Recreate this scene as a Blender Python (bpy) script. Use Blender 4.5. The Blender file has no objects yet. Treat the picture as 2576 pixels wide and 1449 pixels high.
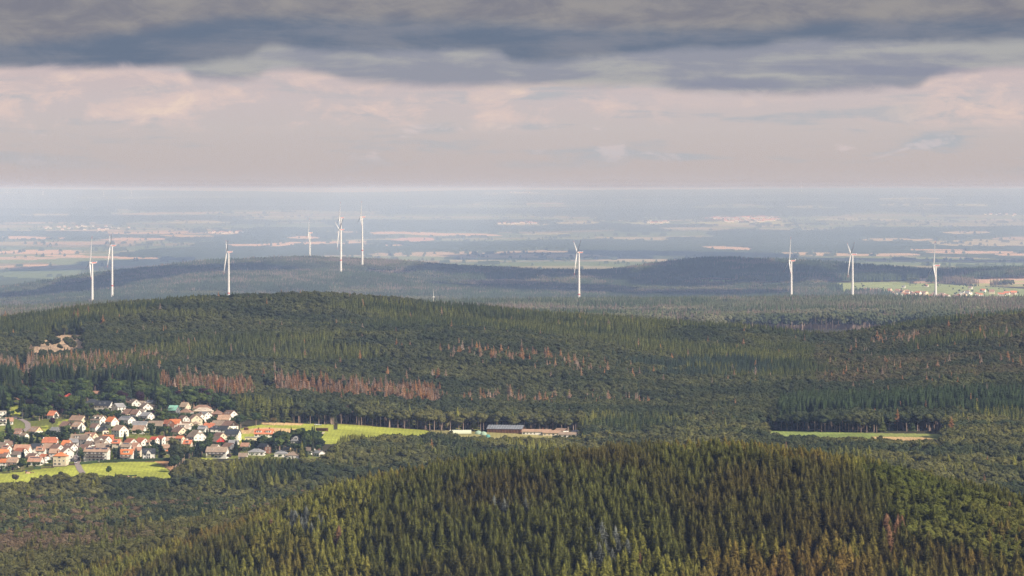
import bpy, bmesh, math, random, time
import numpy as np
T0 = time.time()
random.seed(7)
rng = np.random.default_rng(11)
sc = bpy.context.scene
C = sc.collection

# ------------------------------------------------------------ camera, world, sun, exposure
FPX = 14300.0          # focal length in units of 1/2575 of the picture width
CAMZ = 400.0           # metres above the datum
HOR = 477.0            # picture row of eye level
cam = bpy.data.cameras.new('camera')
cam_o = bpy.data.objects.new('camera', cam)
C.objects.link(cam_o)
cam.sensor_width = 36.0
cam.lens = 36.0 * FPX / 2575.0
cam.shift_y = -(724.5 - HOR) / 2575.0
cam.clip_start = 1.0
cam.clip_end = 400000.0
cam_o.location = (0, 0, CAMZ)
cam_o.rotation_euler = (math.radians(90), 0, 0)
sc.camera = cam_o
sc.view_settings.view_transform = 'Standard'
sc.view_settings.look = 'None'
sc.view_settings.gamma = 1.0
sc.view_settings.exposure = 0.45
sc.view_settings.use_curve_mapping = False
sc.cycles.max_bounces = 5
sc.cycles.diffuse_bounces = 2
sc.cycles.glossy_bounces = 2
sc.cycles.transmission_bounces = 2
sc.cycles.volume_bounces = 0
sc.cycles.transparent_max_bounces = 6
sc.cycles.use_denoising = True
sc.cycles.denoising_prefilter = 'NONE'

SUN_AZ = math.radians(126)    # clockwise from +Y (view direction): from the right and a little behind
SUN_EL = math.radians(36)
sun = bpy.data.lights.new('sun', 'SUN')
sun.energy = 5.0
sun.angle = math.radians(0.5)
sun.color = (1.0, 0.89, 0.74)
sun_o = bpy.data.objects.new('sun', sun)
C.objects.link(sun_o)
sdir = (math.sin(SUN_AZ) * math.cos(SUN_EL), math.cos(SUN_AZ) * math.cos(SUN_EL), math.sin(SUN_EL))
from mathutils import Vector, Matrix
sun_o.rotation_euler = Vector(sdir).to_track_quat('Z', 'Y').to_euler()


class NT:
    """small helper that writes shader maths as nodes"""
    def __init__(s, nt):
        s.nt = nt

    def node(s, typ, **kw):
        n = s.nt.nodes.new(typ)
        for k, v in kw.items():
            setattr(n, k, v)
        return n

    def m(s, op, a, b=None, c=None, clamp=False):
        n = s.nt.nodes.new('ShaderNodeMath')
        n.operation = op
        n.use_clamp = clamp
        for i, v in enumerate((a, b, c)):
            if v is None:
                continue
            if isinstance(v, (int, float)):
                n.inputs[i].default_value = v
            else:
                s.nt.links.new(v, n.inputs[i])
        return n.outputs[0]

    def put(s, sock, v):
        if hasattr(v, 'node'):
            s.nt.links.new(v, sock)
        else:
            sock.default_value = v

    def mix(s, f, a, b, mode='MIX'):
        n = s.nt.nodes.new('ShaderNodeMix')
        n.data_type = 'RGBA'
        n.blend_type = mode
        s.put(n.inputs[0], f)
        s.put(n.inputs[6], a)
        s.put(n.inputs[7], b)
        return n.outputs[2]

    def vec(s, x, y, z=0.0):
        n = s.nt.nodes.new('ShaderNodeCombineXYZ')
        for i, v in enumerate((x, y, z)):
            s.put(n.inputs[i], v)
        return n.outputs[0]

    def noise(s, v, scale=1.0, detail=4.0, rough=0.55, dist=0.0, out=0):
        n = s.nt.nodes.new('ShaderNodeTexNoise')
        if v is not None:
            s.nt.links.new(v, n.inputs['Vector'])
        n.inputs['Scale'].default_value = scale
        n.inputs['Detail'].default_value = detail
        n.inputs['Roughness'].default_value = rough
        n.inputs['Distortion'].default_value = dist
        return n.outputs[out]

    def ss(s, v, a, b, o0=0.0, o1=1.0):
        n = s.nt.nodes.new('ShaderNodeMapRange')
        n.interpolation_type = 'SMOOTHSTEP'
        s.put(n.inputs[0], v)
        n.inputs[1].default_value = a
        n.inputs[2].default_value = b
        n.inputs[3].default_value = o0
        n.inputs[4].default_value = o1
        return n.outputs[0]

    def curve(s, v, x0, x1, pts, y0, y1):
        """pts: (x, y) pairs; returns the curve's y at v"""
        t = s.nt.nodes.new('ShaderNodeMapRange')
        s.put(t.inputs[0], v)
        t.inputs[1].default_value = x0
        t.inputs[2].default_value = x1
        n = s.nt.nodes.new('ShaderNodeFloatCurve')
        s.nt.links.new(t.outputs[0], n.inputs['Value'])
        cm = n.mapping.curves[0]
        P = [((x - x0) / (x1 - x0), (y - y0) / (y1 - y0)) for x, y in pts]
        while len(cm.points) < len(P):
            cm.points.new(0.5, 0.5)
        for p, q in zip(cm.points, P):
            p.location = q
        n.mapping.update()
        return s.m('MULTIPLY_ADD', n.outputs[0], y1 - y0, y0)

    def ramp(s, v, stops):
        n = s.nt.nodes.new('ShaderNodeValToRGB')
        s.put(n.inputs[0], v)
        e = n.color_ramp.elements
        while len(e) < len(stops):
            e.new(0.5)
        for q, (p, c) in zip(e, stops):
            q.position = p
            q.color = tuple(c) + (1.0,) if len(c) == 3 else c
        return n.outputs[0]


def lin(r, g, b):
    f = lambda c: c / 12.92 if c <= 0.04045 else ((c + 0.055) / 1.055) ** 2.4
    return (f(r / 255), f(g / 255), f(b / 255), 1.0)


world = bpy.data.worlds.new('World')
sc.world = world
world.use_nodes = True
wn = world.node_tree
wn.nodes.clear()
N = NT(wn)
WS = 0.10
gen = N.node('ShaderNodeTexCoord').outputs['Generated']
sp = N.node('ShaderNodeSeparateXYZ')
wn.links.new(gen, sp.inputs[0])
az = N.m('ARCTAN2', sp.outputs[0], sp.outputs[1])
hl = N.m('SQRT', N.m('ADD', N.m('MULTIPLY', sp.outputs[0], sp.outputs[0]), N.m('MULTIPLY', sp.outputs[1], sp.outputs[1])))
el = N.m('DIVIDE', sp.outputs[2], N.m('MAXIMUM', hl, 0.001))
xs = N.m('MULTIPLY_ADD', az, FPX, 1287.5)                 # azimuth and elevation as angles in 1/14300 rad
ys = N.m('MULTIPLY_ADD', el, -FPX, HOR)
big = N.vec(N.m('MULTIPLY', xs, 1 / 270.0), N.m('MULTIPLY', ys, 1 / 85.0))
flat = N.vec(N.m('MULTIPLY', xs, 1 / 420.0), N.m('MULTIPLY', ys, 1 / 52.0))
puff = N.vec(N.m('MULTIPLY', xs, 1 / 130.0), N.m('MULTIPLY', ys, 1 / 60.0))
n_big = N.m('SUBTRACT', N.noise(big, 1.0, 6.0, 0.6, 0.4), 0.5)
n_flat = N.m('SUBTRACT', N.noise(flat, 1.0, 5.0, 0.55, 0.3), 0.5)
n_puff = N.m('SUBTRACT', N.noise(puff, 1.0, 7.0, 0.6, 0.6), 0.5)
# pale layer behind everything: pinkish near the horizon, greyer bands higher
t_lo = N.m('DIVIDE', N.m('SUBTRACT', 480.0, ys), 480.0, clamp=True)
base = N.ramp(t_lo, [(0.0, lin(188, 176, 172)), (0.10, lin(192, 181, 178)), (0.33, lin(199, 190, 189)),
                     (0.48, lin(202, 191, 192)), (0.62, lin(203, 188, 189)), (0.8, lin(196, 184, 185)), (1.0, lin(170, 165, 170))])
fade = N.ss(ys, 455.0, 380.0)
grey_band = N.m('MULTIPLY', N.ss(N.m('ADD', n_flat, N.m('MULTIPLY', n_big, 0.4)), 0.0, 0.16), fade)
right = N.ss(xs, 900.0, 2000.0)
gb = N.m('MULTIPLY', grey_band, N.m('MULTIPLY_ADD', right, 0.25, 0.60))
base = N.mix(gb, base, lin(176, 181, 188))
# pink and peach sunlit heaps
zone = N.curve(xs, -400, 3000, [(-400, 1), (0, 1), (700, 1), (1500, .8), (1800, .25), (2200, .2), (2350, .9), (2575, 1), (3000, .8)], 0, 1)
band = N.m('MULTIPLY', N.ss(ys, 345.0, 290.0), N.ss(ys, 150.0, 200.0))
pk = N.m('MULTIPLY', N.m('MULTIPLY', N.ss(N.m('ADD', n_puff, N.m('MULTIPLY', n_big, 1.2)), -0.09, 0.14), band), zone)
base = N.mix(N.m('MULTIPLY', pk, 0.8), base, lin(221, 200, 194))
pk2 = N.m('MULTIPLY', N.m('MULTIPLY', N.ss(N.m('ADD', n_puff, N.m('MULTIPLY', n_big, 0.7)), 0.08, 0.26), band), zone)
base = N.mix(N.m('MULTIPLY', pk2, 0.8), base, lin(233, 211, 197))
pk3 = N.m('MULTIPLY', N.ss(N.m('ADD', n_puff, n_flat), 0.12, 0.26), N.m('MULTIPLY', N.ss(ys, 425.0, 380.0), N.ss(ys, 290.0, 330.0)))
base = N.mix(N.m('MULTIPLY', pk3, 0.5), base, lin(220, 205, 204))
# mid grey layer: its lower edge follows the curve, torn by noise
e1 = N.curve(xs, -400, 3000, [(-400, 165), (0, 165), (430, 168), (520, 205), (640, 200), (700, 178), (800, 185), (900, 210), (1100, 217), (1290, 216), (1600, 218),
                              (1750, 232), (1950, 236), (2150, 230), (2290, 222), (2340, 196), (2440, 180), (2575, 172), (3000, 175)], 100, 300)
d1 = N.m('SUBTRACT', N.m('ADD', e1, N.m('MULTIPLY', n_puff, 34.0)), ys)
m1 = N.ss(d1, -14.0, 20.0)
l1 = N.mix(N.ss(N.m('ADD', n_flat, n_big), -0.12, 0.2), lin(146, 150, 163), lin(172, 172, 172))
base = N.mix(N.m('MULTIPLY', m1, 0.95), base, l1)
# bluish lens under the grey layer, right of centre
lens = N.m('ADD', N.m('POWER', N.m('DIVIDE', N.m('SUBTRACT', xs, 1850.0), 190.0), 2.0),
           N.m('POWER', N.m('DIVIDE', N.m('SUBTRACT', ys, N.m('MULTIPLY_ADD', n_puff, 22.0, 211.0)), 17.0), 2.0))
base = N.mix(N.m('MULTIPLY', N.ss(lens, 1.5, 0.1), 0.6), base, lin(125, 132, 158))
lens2 = N.m('ADD', N.m('POWER', N.m('DIVIDE', N.m('SUBTRACT', xs, 2150.0), 330.0), 2.0),
            N.m('POWER', N.m('DIVIDE', N.m('SUBTRACT', ys, N.m('MULTIPLY_ADD', n_puff, 26.0, 178.0)), 14.0), 2.0))
base = N.mix(N.m('MULTIPLY', N.ss(lens2, 1.3, 0.3), 0.45), base, lin(133, 139, 160))
# dark deck
e2 = N.curve(xs, -400, 3000, [(-400, 172), (0, 171), (300, 170), (470, 168), (560, 158), (640, 140), (690, 122), (900, 130), (1050, 128), (1240, 132), (1290, 158), (1340, 162),
                              (1480, 150), (1700, 128), (1900, 120), (2000, 106), (2200, 108), (2380, 112), (2575, 105), (3000, 108)], 50, 250)
d2 = N.m('SUBTRACT', N.m('ADD', e2, N.m('MULTIPLY', n_puff, 30.0)), ys)
m2 = N.ss(d2, -12.0, 20.0)
deep = N.m('ADD', N.ss(ys, 95.0, 150.0), 0.0)
dk = N.mix(N.ss(N.m('ADD', n_big, n_flat), -0.2, 0.25), lin(106, 119, 139), lin(130, 135, 148))
e3 = N.curve(xs, -400, 3000, [(-400, 92), (0, 120), (350, 95), (600, 62), (1200, 68), (1800, 85), (2300, 62), (2575, 70), (3000, 70)], 0, 200)
up = N.ss(N.m('SUBTRACT', N.m('ADD', e3, N.m('MULTIPLY', n_big, 55.0)), ys), -12.0, 38.0)
hi = N.mix(N.ss(N.m('ADD', n_big, N.m('MULTIPLY', n_puff, 0.8)), -0.2, 0.25), lin(127, 128, 139), lin(153, 150, 150))
dk = N.mix(up, dk, hi)
base = N.mix(m2, base, dk)
# higher than the picture reaches: the same broken cloud goes on overhead, blue sky in the gaps
sky = N.node('ShaderNodeTexSky', sky_type='NISHITA')
sky.sun_disc = False
sky.sun_elevation = SUN_EL
sky.sun_rotation = SUN_AZ
sky.altitude = 800
over_n = N.noise(gen, 3.2, 6.0, 0.55, 0.4)
over = N.mix(N.ss(over_n, 0.40, 0.62), lin(112, 122, 140), lin(160, 162, 168))
scaled = lambda c, k: N.mix(1.0, c, (k, k, k, 1), 'MULTIPLY')
base = N.mix(N.ss(el, 0.035, 0.12), base, over)
cl = scaled(base, 0.732 / WS)
gap = N.m('MULTIPLY', N.ss(over_n, 0.50, 0.42), N.ss(el, 0.06, 0.3))
fin = N.mix(N.m('MULTIPLY', gap, 0.75), cl, sky.outputs[0])
bg = N.node('ShaderNodeBackground')
bg.inputs[1].default_value = WS
wn.links.new(fin, bg.inputs[0])
wo = N.node('ShaderNodeOutputWorld')
wn.links.new(bg.outputs[0], wo.inputs[0])


# ------------------------------------------------------------ noise and terrain functions
def _hash(ix, iy, seed):
    n = (ix.astype(np.int64) * 374761393 + iy.astype(np.int64) * 668265263 + seed * 974634777) & 0xFFFFFFFF
    n = ((n ^ (n >> 13)) * 1274126177) & 0xFFFFFFFF
    return ((n ^ (n >> 16)) & 0xFFFFFF) / float(0xFFFFFF)


def vnoise(x, y, seed=0):
    ix, iy = np.floor(x), np.floor(y)
    fx, fy = x - ix, y - iy
    fx, fy = fx * fx * (3 - 2 * fx), fy * fy * (3 - 2 * fy)
    a, b = _hash(ix, iy, seed), _hash(ix + 1, iy, seed)
    c, d = _hash(ix, iy + 1, seed), _hash(ix + 1, iy + 1, seed)
    return (a + (b - a) * fx) * (1 - fy) + (c + (d - c) * fx) * fy


def fbm(x, y, oct=4, seed=0):
    s, a, t = 0, 1.0, 0
    for i in range(oct):
        s = s + a * vnoise(x * 2 ** i + 17.3 * i, y * 2 ** i - 9.1 * i, seed + i)
        t += a
        a *= 0.5
    return s / t


# rows of the land: distance, then the picture row of the ground at eleven columns
XC = np.array([-300, 0, 300, 600, 900, 1200, 1500, 1800, 2100, 2400, 2900], float)
ROWS = [
    (2500, [1950, 1930, 1900, 1850, 1800, 1790, 1780, 1780, 1790, 1800, 1830]),
    (3000, [1840, 1800, 1730, 1680, 1640, 1620, 1605, 1600, 1605, 1625, 1680]),
    (3300, [1780, 1740, 1640, 1560, 1515, 1490, 1475, 1470, 1475, 1500, 1560]),
    (3700, [1690, 1640, 1535, 1425, 1358, 1328, 1308, 1300, 1314, 1348, 1425]),
    (4100, [1600, 1560, 1475, 1378, 1268, 1214, 1190, 1176, 1204, 1268, 1390]),
    (4300, [1490, 1470, 1440, 1390, 1330, 1290, 1270, 1255, 1280, 1340, 1430]),
    (4550, [1330, 1320, 1310, 1300, 1310, 1310, 1310, 1300, 1290, 1310, 1370]),
    (4720, [1215, 1210, 1200, 1200, 1215, 1225, 1235, 1230, 1220, 1230, 1280]),
    (5000, [1110, 1105, 1100, 1110, 1122, 1135, 1150, 1150, 1140, 1130, 1170]),
    (5250, [1022, 1018, 1015, 1052, 1072, 1090, 1096, 1098, 1088, 1082, 1100]),
    (5500, [980, 980, 985, 1000, 1022, 1040, 1048, 1052, 1045, 1035, 1035]),
    (6000, [940, 935, 930, 930, 945, 960, 972, 985, 985, 965, 955]),
    (6500, [910, 902, 890, 880, 885, 895, 912, 930, 932, 915, 905]),
    (7000, [885, 872, 848, 835, 832, 842, 860, 880, 892, 872, 855]),
    (7500, [860, 845, 812, 792, 786, 797, 816, 840, 868, 846, 832]),
    (8200, [870, 862, 850, 845, 843, 845, 850, 860, 875, 872, 868]),
    (9300, [855, 850, 840, 836, 835, 836, 838, 840, 838, 835, 833]),
    (10300, [832, 826, 816, 812, 812, 812, 812, 812, 808, 806, 804]),
    (11200, [812, 806, 792, 790, 790, 788, 786, 784, 780, 779, 778]),
    (12500, [815, 812, 806, 804, 800, 802, 802, 802, 802, 802, 802]),
    (14500, [795, 788, 770, 765, 768, 772, 775, 777, 778, 780, 780]),
    (15300, [780, 770, 748, 730, 735, 745, 755, 758, 757, 757, 757]),
    (16100, [772, 757, 728, 702, 706, 736, 738, 738, 732, 728, 726]),
    (17000, [762, 747, 708, 692, 690, 704, 708, 704, 708, 706, 702]),
    (17600, [757, 742, 697, 674, 667, 680, 692, 673, 680, 692, 688]),
    (18300, [752, 738, 712, 700, 700, 702, 706, 700, 700, 700, 695]),
    (20000, [702, 700, 692, 680, 674, 670, 668, 664, 666, 670, 672]),
    (22500, [656, 656, 654, 652, 650, 648, 646, 644, 644, 646, 648]),
    (26000, [620, 620, 620, 617, 616, 615, 614, 612, 612, 614, 614]),
    (31000, [586, 586, 586, 584, 582, 582, 580, 578, 578, 578, 578]),
    (38000, [552, 552, 552, 552, 550, 548, 548, 546, 546, 546, 546]),
    (47000, [520, 522, 522, 520, 518, 514, 512, 510, 508, 508, 510]),
    (58000, [494, 496, 498, 498, 496, 492, 489, 488, 486, 487, 488]),
    (70000, [476, 477, 480, 483, 486, 482, 480, 477, 475, 476, 477]),
    (78000, [484, 484, 486, 488, 490, 488, 486, 484, 482, 482, 482]),
]


def tangents(x, y):
    h = np.diff(x)
    s = np.diff(y, axis=0) / h.reshape([-1] + [1] * (y.ndim - 1))
    m = np.zeros_like(y)
    m[0], m[-1] = s[0], s[-1]
    p = s[:-1] * s[1:]
    m[1:-1] = np.where(p > 0, 2 * p / np.where(p > 0, s[:-1] + s[1:], 1), 0)
    return m


def hermite(x, y, q):
    m = tangents(x, y)
    i = np.clip(np.searchsorted(x, q) - 1, 0, len(x) - 2)
    h = x[i + 1] - x[i]
    t = (q - x[i]) / h
    sh = [-1] + [1] * (y.ndim - 1)
    t, h = t.reshape(sh), h.reshape(sh)
    t2, t3 = t * t, t * t * t
    return (2 * t3 - 3 * t2 + 1) * y[i] + (t3 - 2 * t2 + t) * h * m[i] + (3 * t2 - 2 * t3) * y[i + 1] + (t3 - t2) * h * m[i + 1]


_MA = np.array([0, 2500, 3000, 3300, 3700, 4100, 4300, 4550, 5500, 6000, 6500, 7000, 7500, 8200, 8500, 10300, 14500, 18400, 22500, 26000, 31000, 38000, 47000, 58000, 70000, 78000], float)
_MB = np.array([0, 3130, 3255, 3315, 3400, 3490, 3850, 4550, 5500, 5740, 5980, 6230, 6500, 6950, 7300, 11300, 18500, 24500, 44000, 57000, 73000, 92000, 113000, 134000, 155000, 162000], float)
dm = lambda d: np.interp(d, _MA, _MB)          # row table distance -> metres
un = lambda d: np.interp(d, _MB, _MA)
_RD = dm(np.array([r[0] for r in ROWS], float))
_RY = np.array([r[1] for r in ROWS], float)
_GX = np.arange(-300, 2901, 8.0)
_gy = hermite(XC, _RY.T.copy(), _GX).T                       # rows x fine columns
_gz = CAMZ - (_gy - HOR) / FPX * _RD[:, None]
_LD = np.log(_RD)
_GL = np.linspace(_LD[0], _LD[-1], 2400)
_GZ = hermite(_LD, _gz, _GL)                                 # fine table of heights


def ground_z(px, D):
    px = np.asarray(px, float)
    D = np.asarray(D, float)
    a = np.clip((px - _GX[0]) / 8.0, 0, len(_GX) - 1.001)
    b = np.clip((np.log(D) - _GL[0]) / (_GL[1] - _GL[0]), 0, len(_GL) - 1.001)
    i, j = a.astype(int), b.astype(int)
    fa, fb = a - i, b - j
    z = (_GZ[j, i] * (1 - fa) + _GZ[j, i + 1] * fa) * (1 - fb) + (_GZ[j + 1, i] * (1 - fa) + _GZ[j + 1, i + 1] * fa) * fb
    X = (px - 1287.5) / FPX * D
    hills = 34.0 * (fbm(X / 330 + 5, D / 260, 3, 13) - 0.5) * np.clip((D - 5560) / 300, 0, 1) * np.clip((7400 - D) / 700, 0, 1)
    hills = hills + 40.0 * (fbm(X / 900 + 5, D / 900, 3, 14) - 0.5) * np.clip((D - 18800) / 1500, 0, 1) * np.clip((26000 - D) / 1500, 0, 1)
    rough = hills + 5.0 * (fbm(X / 170, D / 170, 3, 3) - 0.5) * np.clip((D - 5450) / 400, 0.12, 1)
    Du = un(D)
    far = 50.0 * (D / Du) * (fbm(X * Du / D / 2300, Du / 3400, 4, 9) - 0.5) * np.clip((Du - 18500) / 9000, 0, 1.6) * np.interp(Du, [48000, 62000], [1, .35])
    return z + rough + far


def px_of(X, D):
    return 1287.5 + FPX * X / D


def py_of(z, D):
    return HOR + (CAMZ - z) * FPX / D


def X_of(px, D):
    return (px - 1287.5) / FPX * D


def solve_D(px, ytop, H=0.0, lo=4560.0, hi=5600.0):
    """the first distance at which something H metres tall standing on the ground at column px reaches picture row ytop"""
    D = np.arange(lo, hi, 2.0)
    y = py_of(ground_z(np.full_like(D, px), D) + H, D)
    k = np.nonzero(y <= ytop)[0]
    return float(D[k[0]]) if len(k) else float(D[np.argmin(abs(y - ytop))])


def inpoly(px, py, poly):
    inside = np.zeros(np.shape(px), bool)
    n = len(poly)
    for i in range(n):
        x0, y0 = poly[i]
        x1, y1 = poly[(i + 1) % n]
        if y0 == y1:
            continue
        c = ((y0 > py) != (y1 > py)) & (px < (x1 - x0) * (py - y0) / (y1 - y0) + x0)
        inside ^= c
    return inside


# ------------------------------------------------------------ object helpers
def tag(o, label=None, cat=None, group=None, kind=None):
    if label: o['label'] = label
    if cat: o['category'] = cat
    if group: o['group'] = group
    if kind: o['kind'] = kind
    return o


def link(o, parent=None):
    C.objects.link(o)
    if parent is not None:
        o.parent = parent
    return o


def empty(name, loc=(0, 0, 0), rz=0.0):
    o = bpy.data.objects.new(name, None)
    o.empty_display_size = 1.0
    o.location = loc
    o.rotation_euler = (0, 0, rz)
    return link(o)


class MB:
    """collects shapes and links them as one mesh object"""
    def __init__(s):
        s.v, s.f, s.mi = [], [], []

    def add(s, v, f, mi=0):
        o = len(s.v)
        s.v += [tuple(map(float, p)) for p in v]
        s.f += [tuple(i + o for i in q) for q in f]
        s.mi += [mi] * len(f)
        return s

    def box(s, x0, x1, y0, y1, z0, z1, mi=0):
        return s.add([(x0, y0, z0), (x1, y0, z0), (x1, y1, z0), (x0, y1, z0), (x0, y0, z1), (x1, y0, z1), (x1, y1, z1), (x0, y1, z1)],
                     [(0, 3, 2, 1), (4, 5, 6, 7), (0, 1, 5, 4), (1, 2, 6, 5), (2, 3, 7, 6), (3, 0, 4, 7)], mi)

    def tube(s, p, q, r0, r1, n=8, mi=0):
        p, q = Vector(p), Vector(q)
        d = (q - p).normalized()
        u = d.orthogonal().normalized()
        w = d.cross(u)
        vs = []
        for c, r in ((p, r0), (q, r1)):
            for k in range(n):
                a = 2 * math.pi * k / n
                vs.append(c + (u * math.cos(a) + w * math.sin(a)) * r)
        fs = [(k, (k + 1) % n, n + (k + 1) % n, n + k) for k in range(n)]
        fs += [tuple(range(n - 1, -1, -1)), tuple(range(n, 2 * n))]
        return s.add(vs, fs, mi)

    def mesh(s, name, mats):
        me = bpy.data.meshes.new(name)
        me.from_pydata(s.v, [], s.f)
        for m in (mats if isinstance(mats, (list, tuple)) else [mats]):
            me.materials.append(m)
        if any(s.mi):
            me.polygons.foreach_set('material_index', s.mi)
        me.update()
        return me

    def build(s, name, mats, parent=None, loc=None, rz=None):
        o = bpy.data.objects.new(name, s.mesh(name, mats))
        if loc is not None: o.location = loc
        if rz is not None: o.rotation_euler = (0, 0, rz)
        return link(o, parent)


def principled(name, color=None, rough=0.8, spec=0.2):
    m = bpy.data.materials.new(name)
    m.use_nodes = True
    nt = m.node_tree
    b = nt.nodes['Principled BSDF']
    b.inputs['Roughness'].default_value = rough
    b.inputs['Specular IOR Level'].default_value = spec
    if color is not None:
        b.inputs['Base Color'].default_value = tuple(color[:3]) + (1,)
    return m, NT(nt), b


def mottled(name, color, amt=0.25, scale=0.6, rough=0.85, spec=0.15, second=None, detail=4.0):
    m, n, b = principled(name, color, rough, spec)
    tc = n.node('ShaderNodeTexCoord').outputs['Object']
    f = n.ss(n.noise(tc, scale, detail, 0.6), 0.3, 0.7)
    c2 = second or tuple(c * (1 - amt) for c in color[:3])
    c1 = tuple(min(1, c * (1 + amt * 0.5)) for c in color[:3])
    n.nt.links.new(n.mix(f, tuple(c2) + (1,), c1 + (1,)), b.inputs['Base Color'])
    return m

# ------------------------------------------------------------ land cover, as polygons and ellipses over the land (picture columns / ground rows)
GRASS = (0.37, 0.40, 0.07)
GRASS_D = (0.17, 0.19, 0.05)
STRAW = (0.55, 0.38, 0.19)
TAN = (0.60, 0.40, 0.27)
BROWN = (0.30, 0.17, 0.10)
EARTH = (0.055, 0.05, 0.032)
z1 = lambda x, y: (x / 4.83 / 1.165, (1130 + y / 4.83) / 1.165)
z2 = lambda x, y: ((400 + x / 4.684) / 1.165, (1130 + y / 4.684) / 1.165)
NEAR_FIELDS = [   # polygon, colour, name
    ([(590, 1095), (850, 1080), (1110, 1085), (1110, 1114), (860, 1116), (590, 1124)], GRASS),
    ([(1900, 1084), (2380, 1092), (2380, 1116), (1900, 1108)], (0.24, 0.27, 0.09)),
    ([z1(-400, 1275), z1(0, 1250), z1(330, 1215), z1(560, 1180), z1(1080, 1122), z1(1200, 1105), z1(1750, 1080), z1(2180, 1075), z1(2270, 1070), z1(2330, 1160), z1(2420, 1230), z1(2700, 1260), z1(2700, 1330), z1(2400, 1340), z1(1300, 1330), z1(-400, 1420)], GRASS),
    ([z1(2180, 1072), z1(2420, 1066), z1(2500, 1100), z1(2420, 1200), z1(2330, 1150), z1(2250, 1100)], (0.46, 0.26, 0.13)),
    ([z2(1400, 600), z2(1550, 560), z2(1780, 525), z2(2100, 515), z2(2700, 535), z2(2700, 700), z2(2300, 720), z2(2100, 740), z2(1420, 740)], GRASS),
    ([z2(1420, 605), z2(1800, 570), z2(2250, 600), z2(2340, 640), z2(2300, 665), z2(1850, 660), z2(1420, 660)], STRAW),
    ([z2(1700, 510), z2(2000, 508), z2(2300, 520), z2(2250, 545), z2(1750, 540)], STRAW),
    ([(850, 1066), (920, 1071), (1070, 1082), (1100, 1092), (1020, 1106), (850, 1112)], GRASS),
    ([(1085, 1082), (1300, 1088), (1460, 1092), (1460, 1112), (1180, 1118), (1085, 1108)], (0.30, 0.27, 0.11)),
    ([(1920, 1082), (2060, 1086), (2200, 1090), (2200, 1104), (1960, 1100), (1930, 1096)], (0.24, 0.30, 0.09)),
    ([(2190, 1098), (2330, 1100), (2370, 1110), (2220, 1114)], STRAW),
    ([z1(140, 430), z1(160, 290), z1(260, 270), z1(290, 440)], GRASS),
    ([z1(560, 640), z1(580, 580), z1(680, 560), z1(690, 640)], GRASS),
    ([z1(810, 560), z1(830, 510), z1(970, 470), z1(1000, 540)], GRASS),
    ([z1(1210, 420), z1(1300, 370), z1(1420, 360), z1(1620, 400), z1(1650, 450), z1(1300, 440)], (0.40, 0.29, 0.15)),
    ([z2(1640, 230), z2(1680, 90), z2(1880, 80), z2(1900, 150), z2(1800, 320)], (0.42, 0.31, 0.14)),
    ([z2(920, 500), z2(960, 455), z2(1110, 450), z2(1120, 500), z2(1050, 540), z2(930, 540)], (0.50, 0.27, 0.16)),
    ([z2(860, 1010), z2(900, 975), z2(1050, 985), z2(1040, 1030)], GRASS),
]
CLEARINGS = [     # open ground in the woods: polygon, colour
    ([(60, 912), (90, 862), (160, 840), (210, 843), (216, 912)], (0.50, 0.36, 0.24)),
    ([(40, 1000), (46, 930), (66, 930), (84, 985), (96, 1006), (44, 1006)], (0.42, 0.22, 0.13)),
    ([(740, 1003), (760, 985), (860, 1000), (880, 1012), (830, 1018)], (0.42, 0.22, 0.14)),
]
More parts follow.
